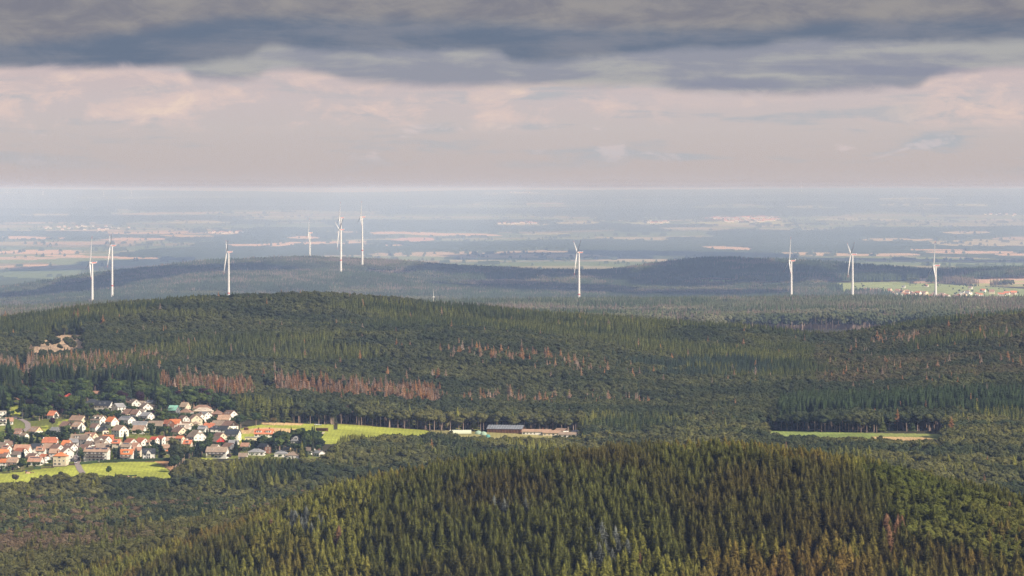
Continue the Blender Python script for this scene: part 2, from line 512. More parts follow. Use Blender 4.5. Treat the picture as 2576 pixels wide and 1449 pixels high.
FAR_FIELDS = [    # cx, cy, rx, ry, colour, slant
    (80, 598, 100, 3.2, TAN, 0.0), (390, 586, 130, 2.6, TAN, 0.0), (330, 602, 110, 3, TAN, 0), (560, 586, 50, 2.5, TAN, 0), (480, 594, 60, 2, STRAW, 0),
    (60, 612, 90, 4, (.35, .3, .16), 0), (200, 612, 130, 3.5, (.42, .3, .2), 0), (110, 634, 150, 4.2, TAN, 0.0), (280, 647, 140, 3.0, TAN, 0.02), (60, 650, 90, 3.5, (.5, .36, .24), 0),
    (40, 671, 50, 3, (.5, .36, .24), 0), (90, 667, 40, 3, TAN, 0), (250, 634, 60, 3, GRASS_D, 0), (340, 700, 60, 2, (.4, .32, .2), 0), (250, 726, 80, 2, (.4, .3, .2), 0),
    (767, 596, 55, 4.2, TAN, 0), (800, 611, 130, 3.2, TAN, -0.02), (650, 617, 90, 2.2, TAN, 0), (850, 583, 60, 2.0, TAN, 0), (1000, 586, 90, 3.0, TAN, 0), (1130, 590, 110, 3.0, TAN, 0.02),
    (1040, 603, 50, 4.0, (.55, .33, .25), 0), (950, 615, 90, 1.8, TAN, 0.03), (1140, 637, 190, 3.6, (.45, .33, .22), -0.01), (1290, 645, 80, 2.5, (.45, .36, .24), 0), (1350, 633, 90, 2.4, (.42, .33, .24), 0),
    (1180, 655, 70, 2, (.4, .36, .2), 0), (1380, 588, 60, 2.5, (.38, .36, .2), -0.03), (1450, 560, 60, 3, (.45, .4, .22), 0), (1320, 563, 80, 2.4, (.5, .4, .24), 0), (1600, 600, 90, 2.5, (.4, .34, .2), 0.03),
    (1880, 560, 130, 5.5, (.42, .42, .2), 0), (1620, 561, 60, 2.5, (.4, .4, .2), 0), (1830, 624, 60, 3.6, (.58, .40, .28), 0.05), (1600, 655, 90, 3, (.4, .33, .22), 0), (2080, 640, 110, 3.6, (.55, .4, .26), 0.02),
    (2250, 603, 90, 3.0, (.5, .4, .26), 0), (2240, 640, 80, 3.4, (.55, .4, .28), 0), (2480, 612, 130, 7, (.42, .36, .2), 0), (2450, 634, 130, 4.0, TAN, 0.0), (2350, 628, 90, 2.2, TAN, 0), (2560, 600, 60, 3, (.45, .34, .24), 0),
    (2160, 552, 90, 2.6, (.45, .42, .24), 0), (2450, 515, 60, 2, (.4, .4, .22), 0), (2290, 500, 80, 2, (.4, .38, .2), 0), (2430, 585, 60, 2.4, (.5, .4, .26), 0), (2300, 515, 90, 2, (.4, .38, .22), 0),
    (2050, 520, 70, 2, (.4, .38, .22), 0), (500, 560, 70, 2.4, (.4, .38, .22), 0), (120, 540, 60, 2, (.4, .36, .22), 0), (130, 560, 110, 2.2, (.42, .34, .24), 0), (700, 545, 60, 2, (.38, .36, .2), 0),
    (2560, 640, 60, 3, TAN, 0), (2000, 575, 100, 2.2, (.36, .34, .2), 0), (1750, 575, 90, 2.0, (.4, .34, .22), 0),
]
MID_FIELDS = [    # fields on the slopes at 15-18 km
    ([(1710, 712), (1760, 702), (1850, 705), (1880, 715), (1850, 724), (1750, 722)], (.30, .36, .14)),
    ([(1870, 716), (1960, 710), (2010, 714), (2050, 722), (1960, 730), (1880, 728)], (.27, .33, .14)),
    ([(2040, 712), (2290, 708), (2290, 725), (2200, 735), (2080, 730)], (.29, .33, .13)),
    ([(2150, 722), (2330, 712), (2600, 728), (2800, 730), (2800, 742), (2300, 752), (2080, 744)], (.27, .32, .13)),
    ([(2285, 699), (2440, 699), (2445, 709), (2300, 713)], (.50, .34, .24)),
    ([(2445, 702), (2800, 698), (2800, 714), (2560, 716), (2440, 712)], (.55, .36, .26)),
    ([(2480, 706), (2800, 706), (2800, 711), (2500, 711)], (.40, .38, .17)),
    ([(2440, 712), (2800, 716), (2800, 722), (2450, 721)], (.34, .33, .15)),
    ([(1990, 744), (2160, 740), (2180, 748), (2060, 752)], (.24, .30, .13)),
    ([(1850, 737), (1950, 733), (1960, 740), (1880, 743)], (.36, .36, .18)),
    ([(880, 696), (930, 686), (1030, 688), (1080, 696), (1010, 705), (930, 702)], (.36, .40, .20)),
    ([(1170, 714), (1260, 704), (1360, 712), (1330, 722), (1220, 720)], (.30, .36, .18)),
    ([(1480, 700), (1600, 696), (1640, 702), (1560, 708)], (.28, .33, .17)),
    ([(600, 716), (640, 708), (660, 710), (620, 722)], (.40, .38, .22)),
    ([(680, 718), (745, 704), (760, 706), (700, 724)], (.34, .36, .2)),
]
VILLAGE = [(-200, 1000), (0, 1000), z1(100, 240), z1(430, 150), z1(900, 90), z1(1400, 80), z1(2000, 130), z2(500, 240), z2(760, 215), z2(1030, 250), z2(1350, 320), z2(1400, 560),
           z2(1440, 700), z2(1900, 720), z2(2500, 800), z2(2560, 1000), z2(1900, 1010), z2(1400, 1000), z2(700, 1020), z2(300, 1030), z1(2300, 1050), z1(1150, 1080), z1(560, 1170), z1(0, 1240), (-200, 1190)]
CLOUDY = 0


def cover(px, py, Dm):
    D = un(Dm)
    """land cover of ground points: colour (n,3), open-ground mask, field mask"""
    n = px.shape
    col = np.empty(n + (3,))
    col[:] = EARTH
    openm = np.zeros(n, bool)
    near = (D > 4500) & (D < 5700)
    if near.any():
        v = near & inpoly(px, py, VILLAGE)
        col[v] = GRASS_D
        openm |= v & False
        for poly, c in NEAR_FIELDS:
            q = near & inpoly(px, py, poly)
            col[q] = c
            openm |= q
    q0 = (D > 5200) & (D < 7600)
    for poly, c in CLEARINGS:
        q = q0 & inpoly(px, py, poly)
        col[q] = c
        openm |= q
    q0 = (D > 14600) & (D < 18400)
    for poly, c in MID_FIELDS:
        q = q0 & inpoly(px, py, poly)
        col[q] = c
        openm |= q
    far = D > 18400
    if far.any():
        X = X_of(px, D)       # table distances, so that the fields keep their shape
        w = (fbm(X / 500, D / 900, 3, 21) - 0.5)
        w2 = (fbm(X / 150, D / 260, 3, 27) - 0.5)
        rows_ = np.abs(fbm(X / 330, D / 520, 3, 29) - 0.5) < 0.007
        big = fbm(X / 1900, D / 4200, 5, 33)
        f = far & (big > 0.575 + 0.03 * np.clip((D - 30000) / 30000, -1, 1))
        # patchwork of the fields that are nobody's landmark
        k = np.floor(X / 420 + 3 * w).astype(int) * 7 + np.floor(D / 700 + 2 * w).astype(int) * 13
        pal = np.array([(.16, .2, .08), (.30, .27, .15), (.20, .24, .10), (.42, .33, .22), (.20, .24, .10), (.26, .22, .13), (.14, .18, .08)])
        col[far] = (0.05, 0.065, 0.03)
        col[f] = pal[np.abs(k[f]) % 7]
        openm |= f
        for cx, cy, rx, ry, c, sl in FAR_FIELDS:
            q = far & (((px - cx) / rx) ** 2 + ((py - cy - sl * (px - cx) + 3.0 * w + 3.5 * w2) / ry) ** 2 < 1.1 + 1.6 * w + 1.1 * w2)
            near_ = far & ~openm & (((px - cx) / (rx * 1.03)) ** 2 + ((py - cy - 3.0 - sl * (px - cx) + 3.0 * w) / (ry + 4.0)) ** 2 < 1 + 1.2 * w)
            col[near_] = (.15, .17, .085)
            col[q] = np.array(c)
            openm |= q | near_
        openm &= ~(far & rows_)
    return col, openm


def ground_patch(name, px0, px1, dpx, Ds, mat):
    xs_ = np.arange(px0, px1 + dpx, dpx)
    PX, DD = np.meshgrid(xs_, Ds)
    Z = ground_z(PX, DD)
    PY = py_of(Z, DD)
    X = X_of(PX, DD)
    nr, nc = PX.shape
    co = np.stack([X, DD, Z], -1).reshape(-1, 3)
    idx = np.arange(nr * nc).reshape(nr, nc)
    q = np.stack([idx[:-1, :-1], idx[:-1, 1:], idx[1:, 1:], idx[1:, :-1]], -1).reshape(-1, 4)
    me = bpy.data.meshes.new(name)
    me.vertices.add(len(co))
    me.vertices.foreach_set('co', co.astype(np.float32).ravel())
    me.loops.add(len(q) * 4)
    me.loops.foreach_set('vertex_index', q.astype(np.int32).ravel())
    me.polygons.add(len(q))
    me.polygons.foreach_set('loop_start', np.arange(len(q), dtype=np.int32) * 4)
    me.update()
    col, om = cover(PX, PY, DD)
    a = me.color_attributes.new('cover', 'FLOAT_COLOR', 'POINT')
    a.data.foreach_set('color', np.concatenate([col.reshape(-1, 3), np.ones((nr * nc, 1))], 1).astype(np.float32).ravel())
    me.polygons.foreach_set('use_smooth', np.ones(len(q), bool))
    me.materials.append(mat)
    o = bpy.data.objects.new(name, me)
    link(o)
    tag(o, kind='structure')
    return PX, PY, DD, Z, om


gm, n, b = principled('ground_cover', rough=0.95, spec=0.05)
at = n.node('ShaderNodeAttribute', attribute_name='cover')
pos = n.node('ShaderNodeNewGeometry').outputs['Position']
fine = n.noise(pos, 0.35, 5.0, 0.65)
broad = n.noise(pos, 0.02, 4.0, 0.6)
mow = n.node('ShaderNodeTexWave', wave_type='BANDS', bands_direction='X')
n.nt.links.new(pos, mow.inputs[0])
mow.inputs['Scale'].default_value = 0.09
mow.inputs['Distortion'].default_value = 3.0
mow.inputs['Detail Scale'].default_value = 0.2
k = n.m('MULTIPLY', n.m('MULTIPLY', n.ss(fine, 0.25, 0.75, 0.68, 1.25), n.ss(broad, 0.3, 0.7, 0.75, 1.2)), n.ss(mow.outputs['Fac'], 0.2, 0.8, 0.93, 1.05))
kc = n.node('ShaderNodeCombineXYZ')
for i in range(3): n.nt.links.new(k, kc.inputs[i])
n.nt.links.new(n.mix(1.0, at.outputs['Color'], kc.outputs[0], 'MULTIPLY'), b.inputs['Base Color'])

g1 = ground_patch('foreground_hill', -190, 2765, 20, np.concatenate([np.arange(3130, 4500, 12.0), [4560.0]]), gm)
g2 = ground_patch('village_ground', -190, 2765, 2.5, np.concatenate([np.arange(4560, 5660, 6.0), [5660.0]]), gm)
g3 = ground_patch('wooded_hill', -190, 2765, 10, np.concatenate([np.arange(5660, dm(8400), 12.0), [dm(8400)]]), gm)
g4 = ground_patch('valley_ground', -190, 2765, 5, dm(np.concatenate([np.arange(8400, 14600, 100.0), np.arange(14600, 18400, 25.0), [18400.0]])), gm)
_dfar = [18400.0]
while _dfar[-1] < 78000: _dfar.append(_dfar[-1] * 1.0036 + 8)
_dfar = dm(np.array(_dfar))
g5 = ground_patch('far_plain', -190, 2765, 3.0, _dfar, gm)


# ------------------------------------------------------------ distant woods: a canopy sheet that rises as a wall wherever wood borders open land
def leafmat(name, noise_scale=1.0, trans=0.0):
    m, n, b = principled(name, rough=0.9, spec=0.03)
    at = n.node('ShaderNodeAttribute', attribute_name='tint', attribute_type='INSTANCER')
    rnd = n.node('ShaderNodeObjectInfo').outputs['Random']
    tc = n.node('ShaderNodeTexCoord').outputs['Object']
    f = n.noise(tc, noise_scale, 3.0, 0.7)
    k = n.m('MULTIPLY', n.ss(f, 0.25, 0.75, 0.6, 1.4), n.m('MULTIPLY_ADD', rnd, 0.5, 0.75))
    kc = n.node('ShaderNodeCombineXYZ')
    for i in range(3): n.nt.links.new(k, kc.inputs[i])
    c = n.mix(1.0, at.outputs['Color'], kc.outputs[0], 'MULTIPLY')
    n.nt.links.new(c, b.inputs['Base Color'])
    if trans:
        tr = n.node('ShaderNodeBsdfTranslucent')
        n.nt.links.new(c, tr.inputs[0])
        ms = n.node('ShaderNodeMixShader')
        ms.inputs[0].default_value = trans
        out = n.nt.nodes['Material Output']
        n.nt.links.new(b.outputs[0], ms.inputs[1])
        n.nt.links.new(tr.outputs[0], ms.inputs[2])
        n.nt.links.new(ms.outputs[0], out.inputs[0])
    return m


def canopy_sheet(name, G, lo, hi):
    PX, PY, DD, Z, om = G
    sel = (DD[:, 0] >= lo) & (DD[:, 0] <= hi)
    PX, PY, DD, Z, om = [a[sel] for a in (PX, PY, DD, Z, om)]
    X = X_of(PX, DD)
    wood = ~om
    DU = un(DD); kx = DU / DD; XU = X * kx
    h = (7 + 7 * fbm(XU / 45, DU / 60, 2, 5) + 5 * (fbm(XU / 600, DU / 900, 2, 8) - 0.5)) / kx
    zc = np.where(wood, Z + h, Z - 6)
    nr, nc = PX.shape
    co = np.stack([X, DD, zc], -1).reshape(-1, 3)
    idx = np.arange(nr * nc).reshape(nr, nc)
    q = np.stack([idx[:-1, :-1], idx[:-1, 1:], idx[1:, 1:], idx[1:, :-1]], -1).reshape(-1, 4)
    wf = wood.ravel()[q].any(1)
    q = q[wf]
    used = np.unique(q)
    rem = np.full(nr * nc, -1)
    rem[used] = np.arange(len(used))
    q = rem[q]
    me = bpy.data.meshes.new(name)
    me.from_pydata(co[used].tolist(), [], q.tolist())
    tint = np.empty((len(used), 4))
    t = fbm(XU / 900, DU / 1500, 3, 61).ravel()[used]
    s = fbm(XU / 60, DU / 90, 2, 62).ravel()[used]
    tint[:, 0] = 0.06 + 0.05 * t * s
    tint[:, 1] = 0.08 + 0.05 * t * s
    tint[:, 2] = 0.04 + 0.01 * t
    tint[:, 3] = 1
    a = me.color_attributes.new('cover', 'FLOAT_COLOR', 'POINT')
    a.data.foreach_set('color', tint.astype(np.float32).ravel())
    me.materials.append(gm)
    o = bpy.data.objects.new(name, me)
    link(o)
    tag(o, 'distant woods that read as one bluish mass between pale fields', 'forest', kind='stuff')
    return o


canopy_sheet('distant_woods', g5, 24499, 300000)
print('ground', round(time.time() - T0, 1))

# ------------------------------------------------------------ tree models (unlinked until used)
LEAF = leafmat('foliage', 0.35, 0.25)
bark, n, b = principled('bark', (0.20, 0.15, 0.12), 0.95, 0.05)
palebark, n, b = principled('pale_bark', (0.42, 0.31, 0.25), 0.95, 0.05)


def whorl_crown(seed, H, R, z0, levels, per, droop=0.25, power=0.75, dens=1.0, seg=True, core=.5):
    r = random.Random(seed)
    m = MB()
    lean = r.uniform(-.02, .02)
    for i in range(levels):
        t = (i + r.uniform(-.3, .3)) / levels
        z = z0 + (H - z0) * max(0, t)
        rad = R * (1 - t) ** power * r.uniform(.85, 1.12) + 0.18
        nb = max(4, int(per * (1 - 0.45 * t)))
        a0 = r.uniform(0, 6.28)
        for k in range(nb):
            if r.random() > dens: continue
            a = a0 + 6.283 * k / nb + r.uniform(-.25, .25)
            L = rad * r.uniform(.72, 1.18)
            ca, sa = math.cos(a), math.sin(a)
            w = L * r.uniform(.34, .52)
            dz = -L * droop * r.uniform(.6, 1.4)
            P = lambda d, s, h: (ca * d - sa * s + lean * z, sa * d + ca * s, z + h)
            if seg:
                # a drooping spine with side shoots, its tip turned up a little
                bend = lambda f: dz * f * (1.5 - .5 * f) + L * .10 * max(0, f - .75)
                m.add([P(0, .10 * L, 0), P(0, -.10 * L, 0), P(L * .6, -.13 * L, bend(.6)), P(L, 0, bend(1)), P(L * .6, .13 * L, bend(.6))], [(0, 1, 2, 4), (4, 2, 3)])
                for f0, ln in ((.25, .34), (.5, .36), (.72, .27)):
                    for sg in (-1, 1):
                        q = ln * L * r.uniform(.75, 1.25)
                        f1 = f0 + q / L * .75
                        m.add([P(L * f0, 0, bend(f0) + .05), P(L * (f0 + .22), 0, bend(f0 + .22)), P(L * f1, sg * q * .85, bend(min(f1, 1)) - q * r.uniform(.1, .45))], [(0, 1, 2)])
            else:
                m.add([P(0, 0, .2 * w), P(L * .55, w * .8, dz * .7 - .2 * w), P(L, 0, dz), P(L * .55, -w * .8, dz * .7 - .2 * w)], [(0, 2, 1), (0, 3, 2)])
    m.add([(lean * H - .06, 0, H - 1.0), (lean * H + .06, 0, H - 1.0), (lean * H, .05, H + .7)], [(0, 1, 2)])
    # the dense inside of the crown
    nn = 7 if seg else 6
    nr_ = 7 if seg else 4
    vs = []
    for j in range(nr_):
        t = j / nr_
        rb = R * core * (1 - t) ** power
        for k in range(nn):
            a = 6.283 * (k + .5 * (j % 2)) / nn
            q = rb * r.uniform(.78, 1.25)
            vs.append((q * math.cos(a) + lean * H * t, q * math.sin(a), z0 + .4 + (H - z0 - 1) * t + r.uniform(-.4, .4)))
    vs += [(lean * H, 0, H - .6), (0, 0, z0 + .4)]
    top, bot = nr_ * nn, nr_ * nn + 1
    fs = []
    for j in range(nr_ - 1):
        for k in range(nn):
            a0, a1, b0, b1 = j * nn + k, j * nn + (k + 1) % nn, (j + 1) * nn + k, (j + 1) * nn + (k + 1) % nn
            fs += [(a0, a1, b0), (a1, b1, b0)]
    fs += [((nr_ - 1) * nn + k, (nr_ - 1) * nn + (k + 1) % nn, top) for k in range(nn)] + [((k + 1) % nn, k, bot) for k in range(nn)]
    m.add(vs, fs)
    return m


def trunk_mb(H, r0, lean=0.0, top=0.9):
    m = MB()
    m.tube((0, 0, -1.2), (0, 0, H * top), r0, r0 * .25, 5)
    return m


_ico = {}
def ico(sub):
    if sub not in _ico:
        bm = bmesh.new()
        bmesh.ops.create_icosphere(bm, subdivisions=sub, radius=1)
        _ico[sub] = (np.array([v.co[:] for v in bm.verts]), [tuple(v.index for v in f.verts) for f in bm.faces])
        bm.free()
    return _ico[sub]


def round_crown(seed, H, R, z0, lobes, sub, leaves, leafsize=0.9, flat=1.0):
    r = np.random.default_rng(seed)
    m = MB()
    V, F = ico(sub)
    cz = (z0 + H) / 2
    hz = (H - z0) / 2
    cs = []
    for i in range(lobes):
        if i == 0:
            c, rr = np.array([0, 0, cz]), R * .62
        else:
            a = 2.399 * i + r.uniform(-.3, .3)
            u = r.uniform(-.75, .9)
            s = math.sqrt(max(0.05, 1 - u * u))
            c = np.array([math.cos(a) * s * R * .6, math.sin(a) * s * R * .6, cz + u * hz * .62])
            rr = R * r.uniform(.30, .50)
        cs.append((c, rr))
        j = 1 + r.uniform(-.22, .22, (len(V), 1))
        sc3 = np.array([1, 1, r.uniform(.75, 1.0) * flat * (1.25 if i == 0 else 1)])
        m.add((V * j * sc3 * rr + c).tolist(), F)
    for i in range(leaves):
        c, rr = cs[r.integers(0, len(cs))]
        d = r.normal(size=3)
        d[2] = abs(d[2]) * .9 + d[2] * .1
        d /= np.linalg.norm(d)
        p = c + d * rr * r.uniform(.85, 1.22) * np.array([1, 1, .9])
        u = r.normal(size=3)
        u -= d * (u @ d) * .7
        u /= np.linalg.norm(u)
        w = np.cross(u, d + r.normal(size=3) * .4)
        w /= np.linalg.norm(w)
        s = leafsize * r.uniform(.5, 1.25)
        m.add([p - u * s, p + w * s * .7, p + u * s * .8 + d * .3 * s, p - w * s * .6], [(0, 1, 2, 3)])
    return m


def joined(parts, name):
    """one mesh of (MB, material) pairs, for instancing"""
    m = MB()
    mats = []
    for mb, mat in parts:
        if mat not in mats: mats.append(mat)
        m.add(mb.v, mb.f, mats.index(mat))
    return m.mesh(name, mats)


# (H, list of (crown MB, trunk MB, trunk material)) for each kind
MODELS = {}
MODELS['spruce'] = [(24 + i % 3, whorl_crown(10 + i, 24 + i % 3, 5.4 + .4 * (i % 3), 2.0, 25, 14, .30, .62, .98, True, .6), trunk_mb(26, .32), bark) for i in range(6)]
MODELS['fir'] = [(27, whorl_crown(40 + i, 27, 6.4, 2.0, 24, 14, .12, .66, .98, True, .5), trunk_mb(29, .4), bark) for i in range(4)]
MODELS['larch'] = [(26, whorl_crown(60 + i, 24, 4.8, 5.0, 26, 14, -.15, .7, .9), trunk_mb(25, .33), palebark) for i in range(3)]
MODELS['beech'] = [(21 + i % 3, round_crown(80 + i, 21 + i % 3, 5.4 + .4 * (i % 3), 6.5, 15, 2, 620, .75), trunk_mb(17, .4), palebark) for i in range(6)]
MODELS['mspruce'] = [(22, whorl_crown(110 + i, 22 + i % 2, 5.2, 2.5, 13, 8, .34, .80, .97, False), trunk_mb(21, .3), bark) for i in range(5)]
MODELS['mbeech'] = [(20, round_crown(130 + i, 20, 5.3, 6.0, 9, 1, 120, 1.0), trunk_mb(15, .35), palebark) for i in range(5)]
MODELS['mdead'] = [(25, whorl_crown(150 + i, 25, 3.3, 5.0 + 3 * i, 15, 7, .35, .62, .9, False, .3), trunk_mb(25, .25, top=1.0), palebark) for i in range(4)]
MODELS['mpine'] = [(29, whorl_crown(170 + i, 29, 3.8, 10.0, 11, 7, .1, .4, .95, False, .6), trunk_mb(28, .25), palebark) for i in range(4)]


def patch_mesh(kind, seed, size=27.0, n=4):
    r = random.Random(seed)
    m = MB()
    for i in range(n):
        for j in range(n):
            H, cr, tr, tm = MODELS['mspruce' if kind != 'broad' else 'mbeech'][0]
            x = (i + .5 + r.uniform(-.35, .35)) * size / n - size / 2
            y = (j + .5 + r.uniform(-.35, .35)) * size / n - size / 2
            k = r.uniform(.75, 1.15)
            if kind == 'broad':
                V, F = ico(1)
                for _ in range(5):
                    q = np.random.default_rng(r.randrange(9999))
                    rr = r.uniform(1.5, 2.7)
                    c = np.array([x + r.uniform(-2.2, 2.2), y + r.uniform(-2.2, 2.2), k * 17 + r.uniform(-4.5, 1.8)])
                    m.add((V * (1 + q.uniform(-.25, .25, (len(V), 1))) * rr * np.array([1, 1, 1.15]) + c).tolist(), F)
                m.tube((x, y, -3), (x, y, k * 14), .35, .2, 3, 1)
            else:
                H = 25 * k
                dead = kind == 'dead'
                for t in range(5):
                    zt = H - t * H * .14
                    R_ = (1.2 + .75 * t) * (.6 if dead else 1)
                    a0 = r.uniform(0, 6)
                    nn = 5
                    vs = [(x + R_ * r.uniform(.75, 1.2) * math.cos(a0 + 6.283 * q / nn), y + R_ * r.uniform(.75, 1.2) * math.sin(a0 + 6.283 * q / nn), zt - H * .2 + r.uniform(-.5, .5)) for q in range(nn)] + [(x, y, zt)]
                    m.add(vs, [(q, (q + 1) % nn, nn) for q in range(nn)])
                m.tube((x, y, -3), (x, y, H * .7), .4, .25, 3, 1)
    return m.mesh(kind + '_patch', [LEAF, palebark])


def source_collection(name, meshes):
    col = bpy.data.collections.new(name)
    for i, me in enumerate(meshes):
        col.objects.link(bpy.data.objects.new(f'{name}_{i:02d}', me))
    return col


SRC = {}
for k, L in MODELS.items():
    SRC[k] = (source_collection('src_' + k, [joined([(c, LEAF), (t, tm)], k) for H, c, t, tm in L]), len(L))
for k in ('spruce', 'broad', 'dead'):
    SRC['patch_' + k] = (source_collection('src_patch_' + k, [patch_mesh(k, 300 + i) for i in range(5)]), 5)
print('models', round(time.time() - T0, 1))


def forest(name, label, kind, P, tint, scl=None):
    """one stuff object: geometry nodes put a tree of the kind on each point; P (n,3), tint (n,3)"""
    n_ = len(P)
    if not n_: return
    me = bpy.data.meshes.new(name)
    me.vertices.add(n_)
    me.vertices.foreach_set('co', np.asarray(P, np.float32).ravel())
    col, nv = SRC[kind]
    r = np.random.default_rng(len(name) + n_)
    a = me.attributes.new('pick', 'INT', 'POINT'); a.data.foreach_set('value', r.integers(0, nv, n_).astype(np.int32))
    a = me.attributes.new('turn', 'FLOAT_VECTOR', 'POINT')
    rot = np.zeros((n_, 3)); rot[:, 2] = r.uniform(0, 6.28, n_); rot[:, :2] = r.normal(0, .02, (n_, 2))
    a.data.foreach_set('vector', rot.astype(np.float32).ravel())
    a = me.attributes.new('size', 'FLOAT_VECTOR', 'POINT')
    if scl is None: scl = r.uniform(.72, 1.12, n_)
    s3 = np.stack([scl * r.uniform(.95, 1.35, n_)] * 2 + [scl], 1)
    a.data.foreach_set('vector', s3.astype(np.float32).ravel())
    a = me.attributes.new('tint', 'FLOAT_COLOR', 'POINT')
    a.data.foreach_set('color', np.concatenate([tint, np.ones((n_, 1))], 1).astype(np.float32).ravel())
    o = bpy.data.objects.new(name, me)
    link(o)
    ng = bpy.data.node_groups.new('scatter_' + name, 'GeometryNodeTree')
    ng.interface.new_socket('Geometry', in_out='INPUT', socket_type='NodeSocketGeometry')
    ng.interface.new_socket('Geometry', in_out='OUTPUT', socket_type='NodeSocketGeometry')
    gi, go = ng.nodes.new('NodeGroupInput'), ng.nodes.new('NodeGroupOutput')
    ip = ng.nodes.new('GeometryNodeInstanceOnPoints')
    ci = ng.nodes.new('GeometryNodeCollectionInfo')
    ci.inputs['Collection'].default_value = col
    ci.inputs['Separate Children'].default_value = True
    ci.inputs['Reset Children'].default_value = True
    def attr(nm, ty):
        q = ng.nodes.new('GeometryNodeInputNamedAttribute'); q.data_type = ty; q.inputs['Name'].default_value = nm
        return [s for s in q.outputs if s.enabled and s.name == 'Attribute'][0]
    L = ng.links.new
    L(gi.outputs[0], ip.inputs['Points'])
    L(ci.outputs[0], ip.inputs['Instance'])
    ip.inputs['Pick Instance'].default_value = True
    L(attr('pick', 'INT'), ip.inputs['Instance Index'])
    L(attr('turn', 'FLOAT_VECTOR'), ip.inputs['Rotation'])
    L(attr('size', 'FLOAT_VECTOR'), ip.inputs['Scale'])
    L(ip.outputs[0], go.inputs[0])
    md = o.modifiers.new('scatter', 'NODES')
    md.node_group = ng
    tag(o, label, 'forest', kind='stuff')
    return o


# ------------------------------------------------------------ where the trees stand
def jitter_grid(D0, D1, step, pad=150.0, seed=0):
    r = np.random.default_rng(seed)
    P = []
    ds = np.arange(D0, D1, step * .9)
    for d in ds:
        w0, w1 = X_of(-pad, d), X_of(2575 + pad, d)
        x = np.arange(w0, w1, step)
        P.append(np.stack([x + r.uniform(-.42, .42, len(x)) * step, d + r.uniform(-.42, .42, len(x)) * step], 1))
    P = np.concatenate(P)
    return P[:, 0], P[:, 1]


SUMMARY = []
ALL = []      # rows of (X, D, z, height, kind id)
KINDS = ['spruce', 'fir', 'larch', 'beech', 'mspruce', 'mbeech', 'mdead', 'mpine', 'patch_spruce', 'patch_broad', 'patch_dead']
KID = {k: i for i, k in enumerate(KINDS)}
KH = np.array([25, 27, 24, 22, 22, 20, 25, 29, 22, 19, 21.0])


MEADOW = np.array([(-300, 1214), (0, 1214), (60, 1204), (110, 1200), (190, 1188), (250, 1191), (330, 1196), (425, 1203), (445, 1172), (480, 1150), (545, 1158), (620, 1153), (700, 1151), (760, 1154), (815, 1152), (840, 1112), (860, 1094), (1000, 1094), (1085, 1090), (1110, 1091), (1180, 1098), (1240, 1101),
                   (1300, 1101), (1400, 1100), (1465, 1098), (1475, 1000), (1920, 1000), (1930, 1094), (2050, 1097), (2200, 1103), (2300, 1110), (2370, 1108), (2380, 1000), (3000, 1000)], float)


def add_trees(X, D, kid, tint, scl=None):
    px = px_of(X, D)
    z = ground_z(px, D)
    if scl is None: scl = rng.uniform(.78, 1.12, len(X))
    # the woods in front of the meadows stay low enough, or are missing, so that the open land shows over them
    py = py_of(z, D)
    line = np.interp(px, MEADOW[:, 0], MEADOW[:, 1]) + rng.normal(0, 3.0, len(px)) + 9 * (fbm(px / 26, px * 0, 2, 5) - .5)
    infront = (py > line) & (D < 5400)
    room = (py - line) * D / FPX
    H = KH[kid]
    cut = infront & (H * scl > room)
    scl = np.where(cut, room / H, scl)
    ok = ~cut | (scl > .42)
    X, D, z, kid, scl, tint = X[ok], D[ok], z[ok], kid[ok], scl[ok], tint[ok]
    ALL.append(np.concatenate([np.stack([X, D, z, kid.astype(float), scl], 1), tint], 1))


def mixc(a, b, t):
    a, b = np.asarray(a, float), np.asarray(b, float)
    return a + (b - a) * np.clip(t, 0, 1)[:, None]


C_SPR = np.array((0.200, 0.200, 0.046)); C_SPRD = np.array((0.055, 0.075, 0.030)); C_SPRB = np.array((0.175, 0.130, 0.036))
C_SIL = np.array((0.22, 0.24, 0.21)); C_LAR = np.array((0.24, 0.215, 0.055)); C_BEE = np.array((0.115, 0.113, 0.040)); C_BEED = np.array((0.052, 0.066, 0.032))
C_BEEB = np.array((0.16, 0.115, 0.07)); C_DEAD = np.array((0.32, 0.170, 0.075)); C_DEADG = np.array((0.30, 0.24, 0.20))

# front hill
Xa, Da = jitter_grid(3135, 3370, 5.9, seed=1)
Xb, Db = jitter_grid(3370, 4080, 4.8, seed=12)
X, D = np.concatenate([Xa, Xb]), np.concatenate([Da, Db])
px = px_of(X, D)
a = fbm(X / 60, D / 60, 3, 71); b_ = fbm(X / 160, D / 200, 3, 72); c_ = rng.uniform(0, 1, len(X))
py = py_of(ground_z(px, D), D)
kid = np.full(len(X), KID['spruce'])
kid[(b_ > .52) | (c_ > .93)] = KID['fir']
tint = mixc(C_SPR, C_SPRB, (a - .42) * 3.2)
tint = tint * (1 - .45 * (kid == KID['fir'])[:, None]) + (C_SPRD * .45) * (kid == KID['fir'])[:, None]
top = py - 92
q = (((px - 770) / 55) ** 2 + ((top - 1275) / 28) ** 2 < 1) & (c_ < .42) | (((px - 1520) / 80) ** 2 + ((top - 1345) / 45) ** 2 < 1) & (c_ < .4) | (((px - 1300) / 70) ** 2 + ((top - 1235) / 12) ** 2 < 1) & (c_ < .25)
tint[q] = C_SIL * rng.uniform(.55, 1.0, (q.sum(), 1)); kid[q] = KID['fir']
rightw = (px > 2230 + 700 * (a - .5)) & (top < 1285 + (px - 2200) * .22)
kid[rightw & (c_ < .62)] = KID['beech']
tint[rightw] = mixc(np.array((.09, .105, .024)), np.array((.12, .12, .03)), (a[rightw] - .35) * 3)
lar = (px > 2160 + 400 * (a - .5)) & ~rightw & (top > 1270) & (c_ < .75)
